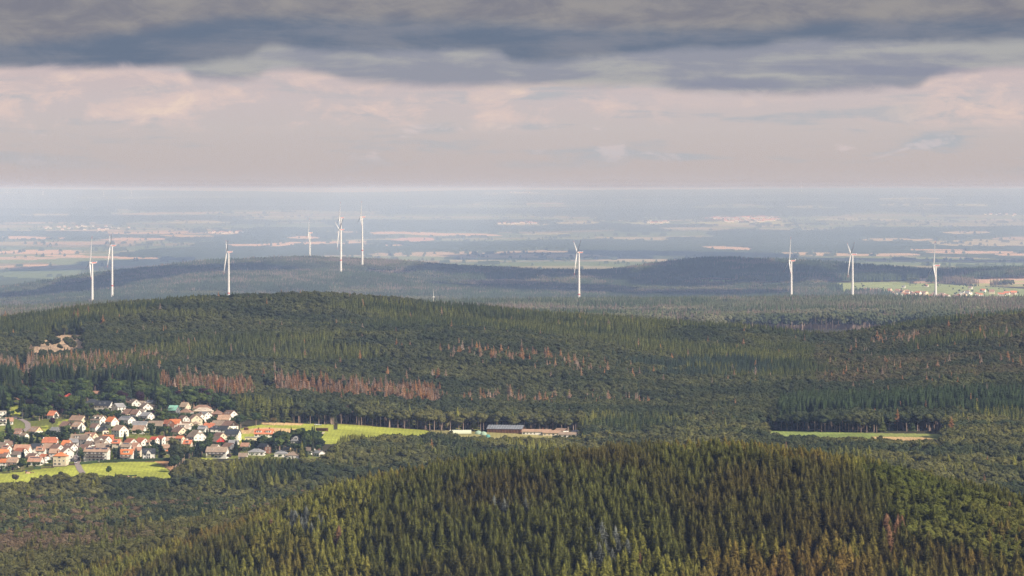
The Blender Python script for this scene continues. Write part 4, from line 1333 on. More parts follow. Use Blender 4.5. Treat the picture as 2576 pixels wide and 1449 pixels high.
# the houses: picture column of the middle, row of the ridge, width of the outline (all in the enlargements z1 / z2), ridge angle, storeys, roof form, roof, wall, extras, label
H1 = [
 (35, 360, 115, 10, 2, 'F', 'lt', 'w', '', 'white flat roofed cubic villa at the left edge of the village'),
 (35, 470, 110, 10, 2, 'F', 'gy', 'w', 'b', 'white flat roofed block directly below the cubic villa'),
 (130, 455, 110, 10, 1, 'G', 'pk', 'w', '', 'low white garage with a red patch of roof right of the cubic villa'),
 (425, 200, 105, -4, 1, 'G', 'br', 'd', '', 'small brown hut alone between the trees above the left of the village'),
 (980, 112, 130, -20, 1, 'H', 'cr', 'w', '', 'red roofed house half hidden in the trees, highest on the left'),
 (1408, 72, 95, 0, 1, 'P', 'dk', 'c', '', 'cream pavilion with a dark pyramid roof at the wood edge'),
 (1350, 78, 60, -20, 1, 'G', 'pk', 'w', '', 'small pinkish roof peeping out left of the dark pyramid roof'),
 (1315, 190, 215, -12, 1, 'H', 'dk', 'w', '', 'long low white bungalow with a dark hipped roof in the upper village'),
 (1475, 220, 285, -24, 2, 'G', 'dk', 'w', 'v', 'large house with a black roof and two roof windows above the slope garden'),
 (1678, 250, 205, 38, 2, 'G', 'gy', 'w', '', 'new white house with smooth grey roof and tall gable facing left'),
 (1845, 190, 130, -30, 1, 'G', 'br', 'w', 'cd', 'brown roofed house with a dormer just left of a bright white gable'),
 (1905, 192, 160, -68, 2, 'G', 'gb', 'w', '', 'bright white gable house, topmost of the upper row'),
 (2010, 220, 110, -30, 2, 'G', 'gb', 'w', 'v', 'grey brown roof squeezed between the white gables of the upper row'),
 (2065, 245, 170, -66, 2, 'G', 'gb', 'w', '', 'broad white gable house in the middle of the upper cluster'),
 (2140, 205, 130, -28, 1, 'G', 'gy', 'w', 'c', 'grey roofed house at the back of the upper white cluster'),
 (2165, 272, 105, -60, 1, 'G', 'gb', 'c', '', 'small cream gabled house below the upper white cluster'),
 (1815, 335, 175, -35, 1, 'G', 'br', 'cd', 'b', 'brown chalet with dark timber gable left of a paler twin'),
 (1930, 342, 180, -32, 2, 'G', 'br', 'w', 'b', 'white house with dark brown roof right beside the timber chalet'),
 (2025, 335, 80, -55, 1, 'G', 'lt', 'w', '', 'small round topped pale shed behind the brown roofed pair'),
 (2082, 380, 210, -36, 2, 'G', 'gy', 'w', 'b', 'white house with grey blue roof and black balcony on the upper right'),
 (752, 360, 150, -28, 1, 'G', 'rd', 'w', 'c', 'small red roofed cottage alone among the trees on the left slope'),
 (1110, 425, 265, -35, 1, 'G', 'tn', 'c', 'c', 'wide cream house with tan roof above the left meadow'),
 (1398, 425, 235, -38, 2, 'G', 'gb', 'w', 'Dc', 'white house with two dormers in a grey brown roof, left of the orange one'),
 (1585, 445, 190, -38, 2, 'G', 'or', 'w', 'bc', 'white house with vivid orange roof in the middle of the upper village'),
 (1795, 435, 245, -38, 2, 'G', 'gy', 'w', 's', 'white house with grey roof and dark solar array right of the orange roof'),
 (1985, 505, 235, -12, 1, 'G', 'gy', 'w', 'vc', 'low house under a wide blue grey roof right of the solar house'),
 (2210, 500, 225, -10, 1, 'G', 'gb', 'w', '', 'low brown roof left of the orange and red timber house'),
 (940, 510, 205, -42, 1, 'G', 'br', 'cd', '', 'house with dark brown gable half hidden by a tree below the cream house'),
 (1110, 515, 200, -38, 2, 'G', 'tn', 'w', 'vb', 'white house with tan roof and balcony left of the leaning tree'),
 (1350, 540, 150, -35, 2, 'G', 'br', 'w', '', 'white house with brown roof behind the bushes below the dormer house'),
 (1460, 587, 150, -40, 1, 'G', 'dk', 'cd', '', 'small black roofed house with dark gable in the village middle'),
 (1700, 563, 160, -48, 2, 'G', 'tn', 'w', '', 'white gable with a tan roof behind the pale green tree'),
 (1972, 565, 195, -14, 1, 'G', 'tn', 'w', '', 'tan roof showing above the round dark trees, upper centre'),
 (785, 590, 140, -25, 1, 'G', 'gy', 'g', '', 'small slate grey house tucked under trees on the left slope'),
 (507, 585, 205, -38, 1, 'G', 'tn', 'wy', 'v', 'house with yellow gable and brick base beside the left meadow'),
 (265, 610, 130, -20, 1, 'G', 'br', 'd', '', 'low brown shed above the pair of tan roofs on the left'),
 (262, 650, 120, -35, 1, 'G', 'pk', 'w', 'v', 'tan roofed house, left one of a close pair below the bend'),
 (345, 672, 120, -40, 1, 'G', 'gb', 'w', '', 'greyish roofed house, right one of a close pair below the bend'),
 (85, 768, 60, 0, 1, 'F', 'lt', 'w', '', 'tiny white flat garden shed on the far left'),
 (132, 788, 112, -6, 1, 'G', 'br', 'w', '', 'small white house with a dark brown roof on the far left'),
 (712, 732, 220, -5, 1, 'K', 'rd', 'w', '', 'house with a big red half hipped roof above the lower left rows'),
 (1125, 692, 250, -12, 1, 'G', 'gb', 'w', 'dc', 'long grey brown roof with one dormer in the village centre'),
 (1215, 708, 120, -45, 2, 'G', 'gb', 'w', '', 'tall white gable with overhanging grey brown roof in the village centre'),
 (1055, 752, 165, -10, 1, 'G', 'gy', 'w', '', 'low workshop with a blue grey metal roof in the village centre'),
 (1285, 668, 240, -36, 1, 'G', 'pk', 'c', 'dc', 'house with a rose tan roof and dormer behind the central grey roof'),
 (1530, 700, 175, -8, 1, 'G', 'or', 'r', '', 'red walled house with a low bright orange roof in the centre'),
 (1478, 712, 150, -45, 1, 'G', 'br', 'w', '', 'white gable with brown roof just below the red walled house'),
 (1400, 738, 160, -62, 1, 'G', 'gb', 'w', '', 'wide white gable left of the small brown roofed one in the centre'),
 (945, 778, 150, -22, 2, 'G', 'or', 'c', 'c', 'steep bright red orange roof behind the street in the lower left'),
 (995, 820, 120, -48, 2, 'G', 'br', 'w', 'v', 'white gable with dark roof below the steep red orange one'),
 (520, 822, 165, -10, 2, 'G', 'dk', 'w', '', 'plain anthracite roof in the rows on the left'),
 (320, 836, 245, -12, 2, 'G', 'pk', 'w', 'b', 'long rose tan roof in the rows on the left'),
 (300, 885, 120, -48, 2, 'G', 'rd', 'w', '', 'gable with a terracotta roof in front of the long rose tan roof'),
 (95, 848, 190, -36, 2, 'G', 'pk', 'w', 's', 'house with three dark solar collectors on a rose roof at the left edge'),
 (45, 805, 130, -45, 1, 'G', 'gb', 'w', '', 'white gable with brown roof at the left edge above the solar collectors'),
 (60, 905, 140, -6, 2, 'G', 'or', 'c', '', 'pale orange roof at the left edge'),
 (75, 950, 150, -30, 1, 'G', 'br', 'w', '', 'brown roof under the pale orange one at the left edge'),
 (688, 820, 165, -18, 2, 'G', 'tn', 'w', '', 'tan roof behind the dormered house in the lower left rows'),
 (808, 836, 130, -48, 2, 'G', 'br', 'w', 'c', 'white pointed gable with a dark brown roof in the lower left rows'),
 (582, 868, 145, -8, 2, 'G', 'pk', 'w', 'dc', 'rose roofed house with a wide white dormer in the lower left rows'),
 (772, 898, 150, -10, 2, 'G', 'tn', 'w', '', 'white house with tan roof behind the vivid orange roof on the left'),
 (945, 873, 180, -68, 3, 'G', 'tn', 'w', '', 'tall bright white gable house left of the street'),
 (862, 945, 215, -10, 3, 'H', 'or', 'c', 'c', 'large cream house with a vivid orange hipped roof left of the street'),
 (508, 1008, 225, -14, 1, 'G', 'pk', 'w', 's', 'house with five black solar collectors in the front row on the left'),
 (628, 972, 130, -42, 2, 'G', 'rd', 'wd', '', 'reddish roof with a dark timber gable behind the front row on the left'),
 (470, 958, 130, -48, 1, 'G', 'br', 'w', '', 'small brown gable half behind the collectors house'),
 (185, 1018, 175, -12, 2, 'G', 'tn', 'c', 'bv', 'house with brown roof and awning in the front row at the left end'),
 (45, 1040, 130, -8, 2, 'G', 'or', 'w', 'C', 'sandy orange roofed house in the lower left corner of the village'),
 (250, 932, 115, -55, 2, 'G', 'gb', 'wg', '', 'grey slated gable behind the pine on the left'),
 (1270, 790, 155, -40, 1, 'G', 'gb', 'wd', '', 'house with a brown hooded gable above the apartment block'),
 (1212, 838, 110, -45, 1, 'G', 'br', 'w', '', 'small brown roof at the upper left corner of the apartment block'),
 (1455, 822, 230, -12, 1, 'G', 'gb', 'c', 'c', 'long brown roof rising right behind the apartment block'),
 (1375, 878, 365, -12, 3, 'G', 'tn', 'w', 'SBc', 'large white apartment block covered with rows of solar panels'),
 (1440, 778, 120, -45, 1, 'G', 'gb', 'w', '', 'small brown roof between the white gable and the long roof behind the block'),
 (1655, 762, 140, -12, 3, 'G', 'rd', 'c', 'dc', 'narrow orange brown house with dormer right of the apartment block'),
 (1790, 812, 150, -10, 2, 'G', 'gb', 'w', 's', 'white house with a strip of solar panels in the second row'),
 (1855, 748, 150, -58, 2, 'G', 'rd', 'w', '', 'white gable with terracotta roof, left one of three in the second row'),
 (1925, 808, 150, -35, 2, 'G', 'pk', 'w', '', 'pinkish roof in front of the left terracotta gable'),
 (2010, 742, 140, -55, 2, 'G', 'rd', 'w', '', 'white gable with terracotta roof, middle one of three in the second row'),
 (2190, 727, 120, -40, 2, 'G', 'cr', 'w', '', 'bright red roofed house in the second row'),
 (2095, 768, 110, -35, 2, 'G', 'pk', 'c', '', 'rose roof between the terracotta gable and the red roof'),
 (1800, 903, 200, -8, 2, 'G', 'or', 'w', 'db', 'long house with a flat orange roof behind the blue spruce'),
 (2110, 890, 175, 0, 2, 'G', 'dk', 'w', 'gv', 'new white house with a black roof and tall middle gable'),
 (1945, 868, 120, -10, 2, 'G', 'pk', 'c', '', 'pinkish house behind the blue spruce'),
 (2290, 712, 100, -58, 2, 'G', 'rd', 'w', '', 'white gable with red roof at the left end of the third row'),
]
H2 = [
 (512, 275, 170, -22, 2, 'G', 'gn', 'g', 'Z', 'house with a pale green roof inside scaffolding'),
 (665, 230, 140, -25, 2, 'G', 'gb', 'c', 'c', 'cream house with a grey brown roof above the scaffolded one'),
 (680, 320, 215, -18, 1, 'H', 'br', 'w', '', 'house under a wide dark brown hipped roof right of the scaffolding'),
 (905, 268, 270, -10, 1, 'H', 'br', 'w', '', 'broad dark brown roof at the top right of the village'),
 (918, 305, 275, -8, 1, 'H', 'lt', 'c', 'v', 'broad pale tan roof just below the dark brown one at the top right'),
 (1115, 345, 200, -10, 1, 'H', 'br', 't', 'cc', 'brown hipped bungalow right of the broad pale roof'),
 (1288, 340, 160, -50, 2, 'G', 'br', 'w', 'v', 'bright white gable with brown roof beside the big green tree'),
 (1205, 403, 180, -10, 1, 'G', 'tn', 'w', 'c', 'white house with greyish tan roof below the brown bungalow'),
 (865, 388, 120, -40, 2, 'G', 'gb', 'w', 'c', 'brown roof right behind the large cream gable'),
 (805, 398, 190, -70, 2, 'G', 'tn', 'c', '', 'large cream gable house in the upper right village'),
 (935, 360, 130, -50, 2, 'G', 'gy', 'w', '', 'white gable with grey green roof and bay in the upper right village'),
 (650, 413, 115, -64, 2, 'G', 'br', 'w', '', 'slim white gable left of the large cream gable'),
 (430, 472, 130, -60, 2, 'G', 'rd', 't', '', 'red brown timber gable at the left of the orange roof'),
 (530, 465, 180, -12, 2, 'G', 'or', 'w', 'c', 'orange roofed house joined to the red brown timber gable'),
 (1170, 483, 260, -14, 1, 'G', 'gb', 'c', '', 'long low greyish tan roof in the right part of the village'),
 (1277, 488, 155, -48, 2, 'G', 'br', 'wd', '', 'house with a black timber gable beside the big green tree'),
 (1000, 520, 165, -10, 1, 'G', 'rd', 'w', '', 'low reddish brown roof left of the long tan one'),
 (812, 492, 120, -15, 1, 'H', 'gb', 'c', '', 'small cream house with a brown hipped roof, right village'),
 (700, 498, 130, -48, 1, 'G', 'tn', 'c', '', 'small white gable above the broad tan roof, right village'),
 (645, 525, 225, -18, 1, 'K', 'lt', 'w', 'd', 'broad pale tan roof with dark garage below, right village'),
 (912, 553, 145, -18, 2, 'G', 'gy', 'w', 's', 'pale grey roofed white house with one dark solar array left of the black roofs'),
 (1080, 550, 200, -6, 2, 'H', 'dk', 'w', 'v', 'big black pyramid like roof with a column of roof windows'),
 (1205, 553, 140, -14, 2, 'G', 'dk', 'w', '', 'black roof behind between the two big black roofs'),
 (1320, 603, 230, -16, 2, 'G', 'dk', 'w', 'sb', 'white house with black roof, long roof window band and balcony'),
 (592, 570, 160, -52, 2, 'G', 'br', 'c', 'c', 'cream gable with a narrow brown roof, right village centre'),
 (822, 613, 230, -52, 3, 'K', 'gb', 'w', 'B', 'tall white four storey gable house with half hipped brown roof'),
 (1145, 645, 165, -55, 2, 'G', 'br', 'c', '', 'cream gable directly behind the red house'),
 (1115, 700, 165, -58, 1, 'G', 'gb', 'r', '', 'bright red house with white trimmed windows and grey roof'),
 (1335, 752, 150, -10, 1, 'G', 'gy', 'c', '', 'low grey roof right of the red house'),
 (1272, 788, 110, -52, 2, 'G', 'br', 'g', '', 'slate clad gable house right of the red house'),
 (480, 703, 150, -10, 2, 'G', 'tn', 'c', 'cv', 'cream house with a rose brown roof in the third row'),
 (602, 692, 95, -35, 3, 'G', 'rd', 'c', '', 'narrow cream house with orange roof in the third row'),
 (655, 722, 90, -35, 2, 'G', 'gb', 'w', '', 'small house behind the narrow cream one in the third row'),
 (705, 748, 130, -10, 2, 'G', 'rd', 'c', 'd', 'terracotta roofed house with a dormer between the conifers'),
 (405, 812, 100, -8, 1, 'G', 'tn', 'w', '', 'low white annex below the cream house in the third row'),
 (1110, 842, 305, -12, 2, 'G', 'gb', 'w', 'vb', 'very wide white house with long grey brown roof at the front'),
 (1085, 808, 150, -35, 1, 'G', 'gb', 'w', '', 'brown roof directly behind the very wide white house'),
 (1752, 598, 265, -6, 2, 'G', 'rd', 'w', 'DC', 'white house with long red roof and two wide dormers by the meadow'),
 (1575, 706, 175, -4, 1, 'F', 'gy', 'c', 's', 'flat roofed cream annex left of the red roofed house by the meadow'),
 (1492, 788, 130, -12, 1, 'G', 'pk', 'w', '', 'low pinkish roof behind the yellow tree'),
 (2188, 693, 150, -20, 2, 'M', 'gy', 'w', 'D', 'white house with a grey mansard roof at the right end'),
 (1650, 868, 240, -6, 1, 'H', 'gy', 'w', 'v', 'white bungalow with a grey hipped roof among the front trees'),
 (1985, 892, 190, -4, 1, 'H', 'gy', 'w', 's', 'white bungalow with grey hipped roof at the lower right end'),
 (2150, 906, 200, -6, 1, 'H', 'gb', 'w', '', 'long low wing with a grey roof beside the lower right bungalow'),
 (1752, 798, 105, -52, 2, 'G', 'dk', 'td', '', 'dark timber gable among trees right of the yellow tree'),
 (2075, 845, 60, -40, 1, 'G', 'dk', 'y', '', 'small dark roof with yellowish wall among the right trees'),
 (530, 848, 265, -10, 1, 'H', 'or', 'w', '', 'low spreading orange roof behind the front conifers'),
 (1462, 925, 80, -8, 1, 'G', 'gb', 'w', '', 'small white house half hidden left of the grey hipped bungalow'),
 (2500, 892, 100, -55, 1, 'G', 'gy', 'w', 'c', 'grey roof with a slanting gable, rightmost of the village'),
 (2372, 850, 90, -45, 1, 'G', 'gb', 'w', '', 'pale house wall between two tall trees at the right end'),
 (1580, 365, 60, -20, 1, 'G', 'rd', 't', '', 'reddish hut hidden behind the big green tree'),
]
PLACED = []     # column span, ridge row, base row, distance: for keeping trees from hiding the houses


def put_house(fn, zpx, e):
    x, yt, w, yaw, st, kind, roof, wall, ex, label = e
    px, py = fn(x, yt)
    wpx = w / zpx
    eave = {1: 3.0, 2: 5.4, 3: 8.2}[st]
    ya = math.radians(yaw)
    c, s = abs(math.cos(ya)), abs(math.sin(ya))
    pitch = {'G': .78, 'K': .85, 'H': .55, 'P': .6, 'F': 0, 'M': 1}[kind]
    if roof == 'gy' or 'S' in ex: pitch *= .8
    Dg = 4950.0
    for _ in range(3):
        wm_ = wpx * Dg / FPX * 1.07
        Wd = min(10.0 if w > 150 else 8.5, wm_ * .85)
        if s > .7:                       # seen mostly on its gable
            Wd = max(5, (wm_ - .25 * wm_) / s)
            Wd = min(Wd, 13)
            L = 11.0
        else:
            L = (wm_ - Wd * s - 1.0) / c
            if L < 6.5:
                L = 6.5; Wd = max(5.0, (wm_ - L * c) / max(s, .35)) if s > .3 else 7.0
        rh = {'F': .3, 'M': 3.9}.get(kind, Wd / 2 * pitch)
        Dg = solve_D(px, py, eave + rh)
    X_ = X_of(px, Dg)
    zg = float(ground_z(np.array([px]), np.array([Dg]))[0])
    h = make_house(X_, Dg, zg, ya, L, Wd, eave, pitch, kind if kind != 'F' else 'F', roof, wall, ex.replace('Z', ''), label)
    PLACED.append((px - wpx / 2, px + wpx / 2, py, py_of(zg, Dg), Dg, X_, max(L, Wd) / 2))
    if 'Z' in ex:        # scaffolding on the left side
        r = empty('scaffolding', (X_ - L * .5 - .6, Dg - 3.5, zg), ya)
        tag(r, 'grid of scaffold poles along the left side of the green roofed house', 'scaffold')
        for i in range(4):
            for j in range(2):
                m = MB(); m.tube((i * 2.2 - 2, j * 1.2, -1), (i * 2.2 - 2, j * 1.2, 8.5), .07, .07, 5)
                m.build('pole', steel_m, r)
        for k_ in range(4):
            m = MB(); m.box(-2.2, 4.8, -.1, 1.3, 1.9 + k_ * 2.05, 1.98 + k_ * 2.05)
            m.build('deck', timber_m, r)
    return h


for e in H1: put_house(z1, 4.83 * 1.165, e)
for e in H2: put_house(z2, 4.684 * 1.165, e)
print('houses', len(PLACED), round(time.time() - T0, 1))

# ------------------------------------------------------------ trees and hedges of the village
def tree_at(kind, X_, D_, h, tint, label, name, cat, group, wide=1.0, sink=0.0):
    H, cr, tr, tm = MODELS[kind][random.randrange(len(MODELS[kind]))]
    key = (kind, id(cr))
    if key not in _tm:
        _tm[key] = (cr.mesh(kind + '_crown', LEAF), tr.mesh(kind + '_trunk', tm))
    cm, tm_ = _tm[key]
    z_ = float(ground_z(np.array([px_of(X_, D_)]), np.array([D_]))[0]) - sink
    e = empty(name, (X_, D_, z_), random.uniform(0, 6.28))
    s = h / H
    e.scale = (s * wide, s * wide, s)
    tag(e, label, cat, group)
    c = bpy.data.objects.new('crown', cm); link(c, e); c['tint'] = [float(v) for v in tint]
    t = bpy.data.objects.new('trunk', tm_); link(t, e)
    return e


_tm = {}
G1 = (.075, .10, .028); G2 = (.05, .075, .028); GL = (.17, .21, .03); GD = (.03, .045, .025); GP = (.045, .022, .030); GB = (.12, .085, .045); GX = (.09, .11, .085)
# picture column, row of the foot, height in rows of the enlargement, kind, tint, width factor, label
T1 = [
 (1925, 1055, 190, 'mspruce', (.06, .085, .075), 1.0, 'blue grey spruce standing before the flat orange roof'),
 (1680, 1065, 240, 'mspruce', GD, .8, 'slim dark spruce just right of the pale green tree by the apartment block'),
 (1580, 1060, 160, 'mspruce', (.15, .19, .03), .9, 'yellowish green conifer at the right end of the apartment block'),
 (2275, 1050, 260, 'mspruce', GD, .95, 'dark spruce right of the new white house with the black roof'),
 (2160, 905, 140, 'beech', GD, 1.0, 'round dark tree behind the new white house'),
 (1540, 1290, 160, 'beech', (.10, .15, .035), 1.0, 'lone round topped tree on the lower edge of the meadow'),
 (2415, 1205, 150, 'beech', GD, 1.0, 'dark round tree at the right end of the village meadow'),
 (2480, 1235, 260, 'beech', G2, 1.0, 'big dense tree closing the meadow on the right'),
 (300, 1200, 140, 'beech', G2, 1.7, 'wide dark tree in front of the lower left houses'),
 (330, 1075, 190, 'mspruce', GD, 1.1, 'dark conifer between the rows of roofs on the left'),
 (445, 830, 190, 'mspruce', GD, 1.0, 'dark conifer beside the yellow gable house'),
 (120, 780, 340, 'mspruce', (.05, .08, .035), 1.2, 'tall green spruce near the left edge of the village'),
 (740, 610, 170, 'beech', GP, 1.0, 'dark purple leaved tree by the left meadow'),
 (1245, 385, 130, 'beech', GP, .95, 'purple leaved round tree in the upper village'),
 (870, 420, 210, 'mdead', C_DEAD * .7, 1.0, 'brown dead conifer on the left slope'),
 (930, 780, 230, 'beech', G1, 1.35, 'big round tree filling the middle of the left village'),
 (1240, 680, 200, 'beech', (.12, .13, .05), .75, 'slender pale tree in front of the tan balcony house'),
 (1610, 700, 140, 'beech', GL, 1.2, 'bright green spreading tree in the village middle'),
 (1765, 790, 150, 'mspruce', GD, 1.2, 'dark conifer right of the bright green tree'),
 (1725, 600, 120, 'beech', (.04, .07, .045), 1.0, 'dark green round tree left of the yellow bush'),
 (1845, 570, 70, 'beech', (.42, .38, .05), 1.0, 'small vivid yellow green bush below the solar house'),
 (2140, 670, 150, 'beech', G2, 1.6, 'spreading dark tree in the right middle of the village'),
 (1960, 740, 130, 'beech', G1, 1.3, 'round green tree left of the spreading dark one'),
 (345, 430, 250, 'mspruce', GD, 1.1, 'dark spruce above the small meadow at the far left'),
 (60, 430, 330, 'mspruce', GD, 1.4, 'broad dark spruce in the top left corner of the village'),
 (560, 500, 190, 'beech', G2, 1.7, 'dark tree mass left of the red roofed cottage'),
 (1510, 210, 110, 'beech', G2, .9, 'dark round tree by the pavilion'),
 (1550, 190, 120, 'beech', (.12, .12, .05), 1.5, 'pale olive spreading tree by the pavilion'),
 (2290, 380, 210, 'beech', G2, 1.2, 'large tree left of the scaffolded house'),
 (1660, 245, 190, 'mdead', C_DEAD, 1.0, 'reddish dying conifer above the black roofed house'),
 (1050, 280, 110, 'mspruce', (.09, .12, .13), 1.2, 'small blue spruce below the hidden red roof'),
 (220, 1400, 180, 'beech', (.085, .075, .045), 1.1, 'brownish round tree on the lower left meadow edge'),
 (440, 1400, 110, 'mspruce', (.05, .075, .03), 1.0, 'small dark conifer on the lower left meadow edge'),
 (660, 1400, 150, 'beech', (.09, .085, .04), 1.2, 'olive round tree on the lower meadow edge'),
 (860, 1400, 190, 'beech', (.08, .08, .04), .9, 'tall olive tree on the lower meadow edge'),
 (1130, 960, 110, 'beech', (.10, .17, .04), .8, 'fresh green tree beside the street'),
 (1390, 650, 100, 'beech', G2, 1.0, 'round tree behind the small black roofed house'),
]
T2 = [
 (965, 800, 230, 'mspruce', GD, 1.0, 'tall dark spruce between the tall gable and the red house'),
 (940, 930, 210, 'mspruce', GD, 1.1, 'dark spruce above the left end of the very wide white house'),
 (695, 1005, 220, 'mspruce', GD, .95, 'dark column shaped conifer, left one of two in the front row'),
 (820, 1005, 220, 'mspruce', GD, 1.0, 'dark column shaped conifer, right one of two in the front row'),
 (1365, 960, 220, 'mspruce', (.045, .065, .03), 1.2, 'broad green conifer right of the slate gable'),
 (1430, 870, 115, 'mspruce', (.42, .34, .05), 1.1, 'golden yellow conifer among the front houses'),
 (1430, 590, 240, 'beech', G2, 1.35, 'very big dark green tree at the right end of the upper village'),
 (1640, 570, 230, 'beech', G2, 1.1, 'dark round tree at the edge of the horse meadow'),
 (1790, 450, 170, 'beech', (.13, .20, .025), 1.0, 'bright green round tree at the wood edge'),
 (1880, 545, 120, 'beech', (.13, .10, .045), 1.5, 'wide brownish tree on the horse meadow'),
 (2015, 560, 110, 'beech', G2, 1.1, 'dark bush beside the wide brownish tree'),
 (2410, 750, 200, 'mpine', GD, 1.2, 'lone tall dark pine at the right of the horse meadow'),
 (2060, 850, 230, 'beech', G2, .8, 'tall narrow tree behind the lower right bungalow'),
 (1930, 860, 190, 'beech', (.09, .11, .045), 1.3, 'pale green drooping tree among the front houses'),
 (1740, 800, 130, 'beech', G2, 1.3, 'dark tree in front of the long red roof'),
 (2290, 980, 270, 'mspruce', (.045, .07, .03), 1.2, 'big green conifer right of the grey mansard roof'),
 (2420, 1020, 330, 'mpine', (.06, .07, .035), .9, 'tall bare stemmed pine at the right end of the houses'),
 (1475, 950, 120, 'beech', (.11, .14, .08), 1.0, 'pale grey green round tree before the golden conifer'),
 (1000, 690, 110, 'mspruce', GD, 1.0, 'small dark conifer left of the first black roof'),
 (590, 1110, 220, 'beech', (.05, .065, .028), 1.2, 'big dark tree in front of the spreading orange roof'),
 (1270, 1030, 120, 'beech', (.12, .09, .07), 1.1, 'bare reddish bush in front of the very wide white house'),
 (1440, 1310, 200, 'mpine', (.12, .11, .045), 1.6, 'umbrella shaped tree with a pale stem in the front wood'),
 (2000, 1340, 200, 'beech', (.05, .075, .03), 1.6, 'wide dark tree with a pale stem in the front wood'),
 (480, 700, 90, 'beech', G2, 1.4, 'dark bush above the cream house of the third row'),
 (540, 365, 110, 'beech', G1, 1.3, 'green tree behind the scaffolded house'),
 (800, 275, 110, 'beech', (.11, .11, .04), 1.1, 'round olive tree above the dark brown hipped roof'),
]


def explicit(fn, zpx, L, top):
    for x, yb, hh, kind, tint, wide, lab in L:
        px, pyb = fn(x, yb)
        D_ = solve_D(px, pyb, 0.0, 4300.0, 5500.0)
        h = hh / zpx * D_ / FPX
        cat = 'dead conifer' if kind == 'mdead' else 'conifer' if kind in ('mspruce', 'mpine') else 'tree'
        nm = 'dead_conifer_tree' if kind == 'mdead' else 'conifer_tree' if kind in ('mspruce', 'mpine') else 'garden_tree'
        tree_at(kind if kind != 'mspruce' else 'spruce', X_of(px, D_), D_, h, tint, lab, nm, cat, None, wide * (.95 if kind == 'mspruce' else 1.0))
        EXPL.append((px, D_))


EXPL = []
explicit(z1, 4.83 * 1.165, T1, None)
explicit(z2, 4.684 * 1.165, T2, None)

# the many further garden trees and bushes, kept off the houses and from hiding them
PL = np.array(PLACED)
X, D = jitter_grid(4700, 5400, 5.5, pad=60, seed=8)
px = px_of(X, D); z = ground_z(px, D); py = py_of(z, D)
q = inpoly(px, py, VILLAGE)
X, D, px, py, z = X[q], D[q], px[q], py[q], z[q]
col, om = cover(px, py, D)
X, D, px, py, z = X[~om], D[~om], px[~om], py[~om], z[~om]
r = rng.permutation(len(X))
dens = fbm(X / 45, D / 60, 3, 91)
cnt = 0
extra = []
for i in r:
    x_, d_, p_, y_ = X[i], D[i], px[i], py[i]
    if (np.hypot(PL[:, 5] - x_, PL[:, 4] - d_) < PL[:, 6] + 2.2).any(): continue
    h = random.uniform(5, 13) if y_ > 1045 else random.uniform(9, 19)
    if p_ > 560: h = random.uniform(8, 17)
    sc_ = FPX / d_
    w_ = h * .30 * sc_
    tpy = y_ - h * sc_
    # houses behind this tree whose face it would cover
    b = (PL[:, 4] > d_) & (PL[:, 4] < d_ + 160) & (PL[:, 0] < p_ + w_ * .6) & (PL[:, 1] > p_ - w_ * .6)
    if b.any():
        lim = (PL[b, 3] * .62 + PL[b, 2] * .38).max()
        if tpy < lim:
            h = (y_ - lim) / sc_
            if h < 2.2: continue
    road_x = np.interp(y_, [1060, 1120, 1160, 1195], [232, 197, 193, 204])
    if abs(p_ - road_x) < 9 and y_ > 1085: continue
    if dens[i] < (.40 if y_ < 1050 else .47) and h > 4: continue
    con = random.random() < (.28 if y_ > 1045 else .22)
    if h < 4.5: con = False
    t = np.array(random.choice([G1, G2, G2, GD, (.06, .09, .03), (.09, .12, .035)] if not con else [GD, GD, (.05, .065, .03)]))
    t = t * random.uniform(.8, 1.25)
    if random.random() < .03: t = np.array(GP)
    if random.random() < .025 and y_ < 1060: con = None
    extra.append((h, x_, d_, t, con, y_, p_))
extra.sort(key=lambda e: -e[0])
nb2 = ns2 = 0
rest_b, rest_s = [], []
for h, x_, d_, t, con, y_, p_ in extra:
    zone_ = 'upper slope' if y_ < 1050 else ('right part' if p_ > 300 else 'left part')
    if con is None:
        continue
    if con:
        if ns2 < 120:
            tree_at('mspruce', x_, d_, h * 1.15, t, 'dark pointed conifer in a garden on the %s of the village' % zone_, 'garden_conifer_tree', 'conifer', 'conifers in the gardens, %s' % zone_, .95); ns2 += 1
        else: rest_s.append((x_, d_, h, t))
    else:
        if nb2 < 240:
            tree_at('beech' if h > 7 else 'mbeech', x_, d_, h, t, 'round leafy tree in a garden on the %s of the village' % zone_, 'garden_leaf_tree', 'tree', 'leafy trees in the gardens, %s' % zone_, random.uniform(.95, 1.35)); nb2 += 1
        else: rest_b.append((x_, d_, h, t))
for nm, L, kind, H, lab in (('garden_bushes', rest_b, 'mbeech', 20, 'leafy bushes and small trees between the village houses'), ('garden_conifers', rest_s, 'mspruce', 22, 'small conifers between the village houses')):
    if L:
        P = np.array([(a, b, float(ground_z(np.array([px_of(a, b)]), np.array([b]))[0])) for a, b, _, _ in L])
        forest(nm, lab, kind, P, np.array([t for *_, t in L]), np.array([h / H for _, _, h, _ in L]))
print('garden trees', nb2, ns2, len(rest_b), len(rest_s), round(time.time() - T0, 1))


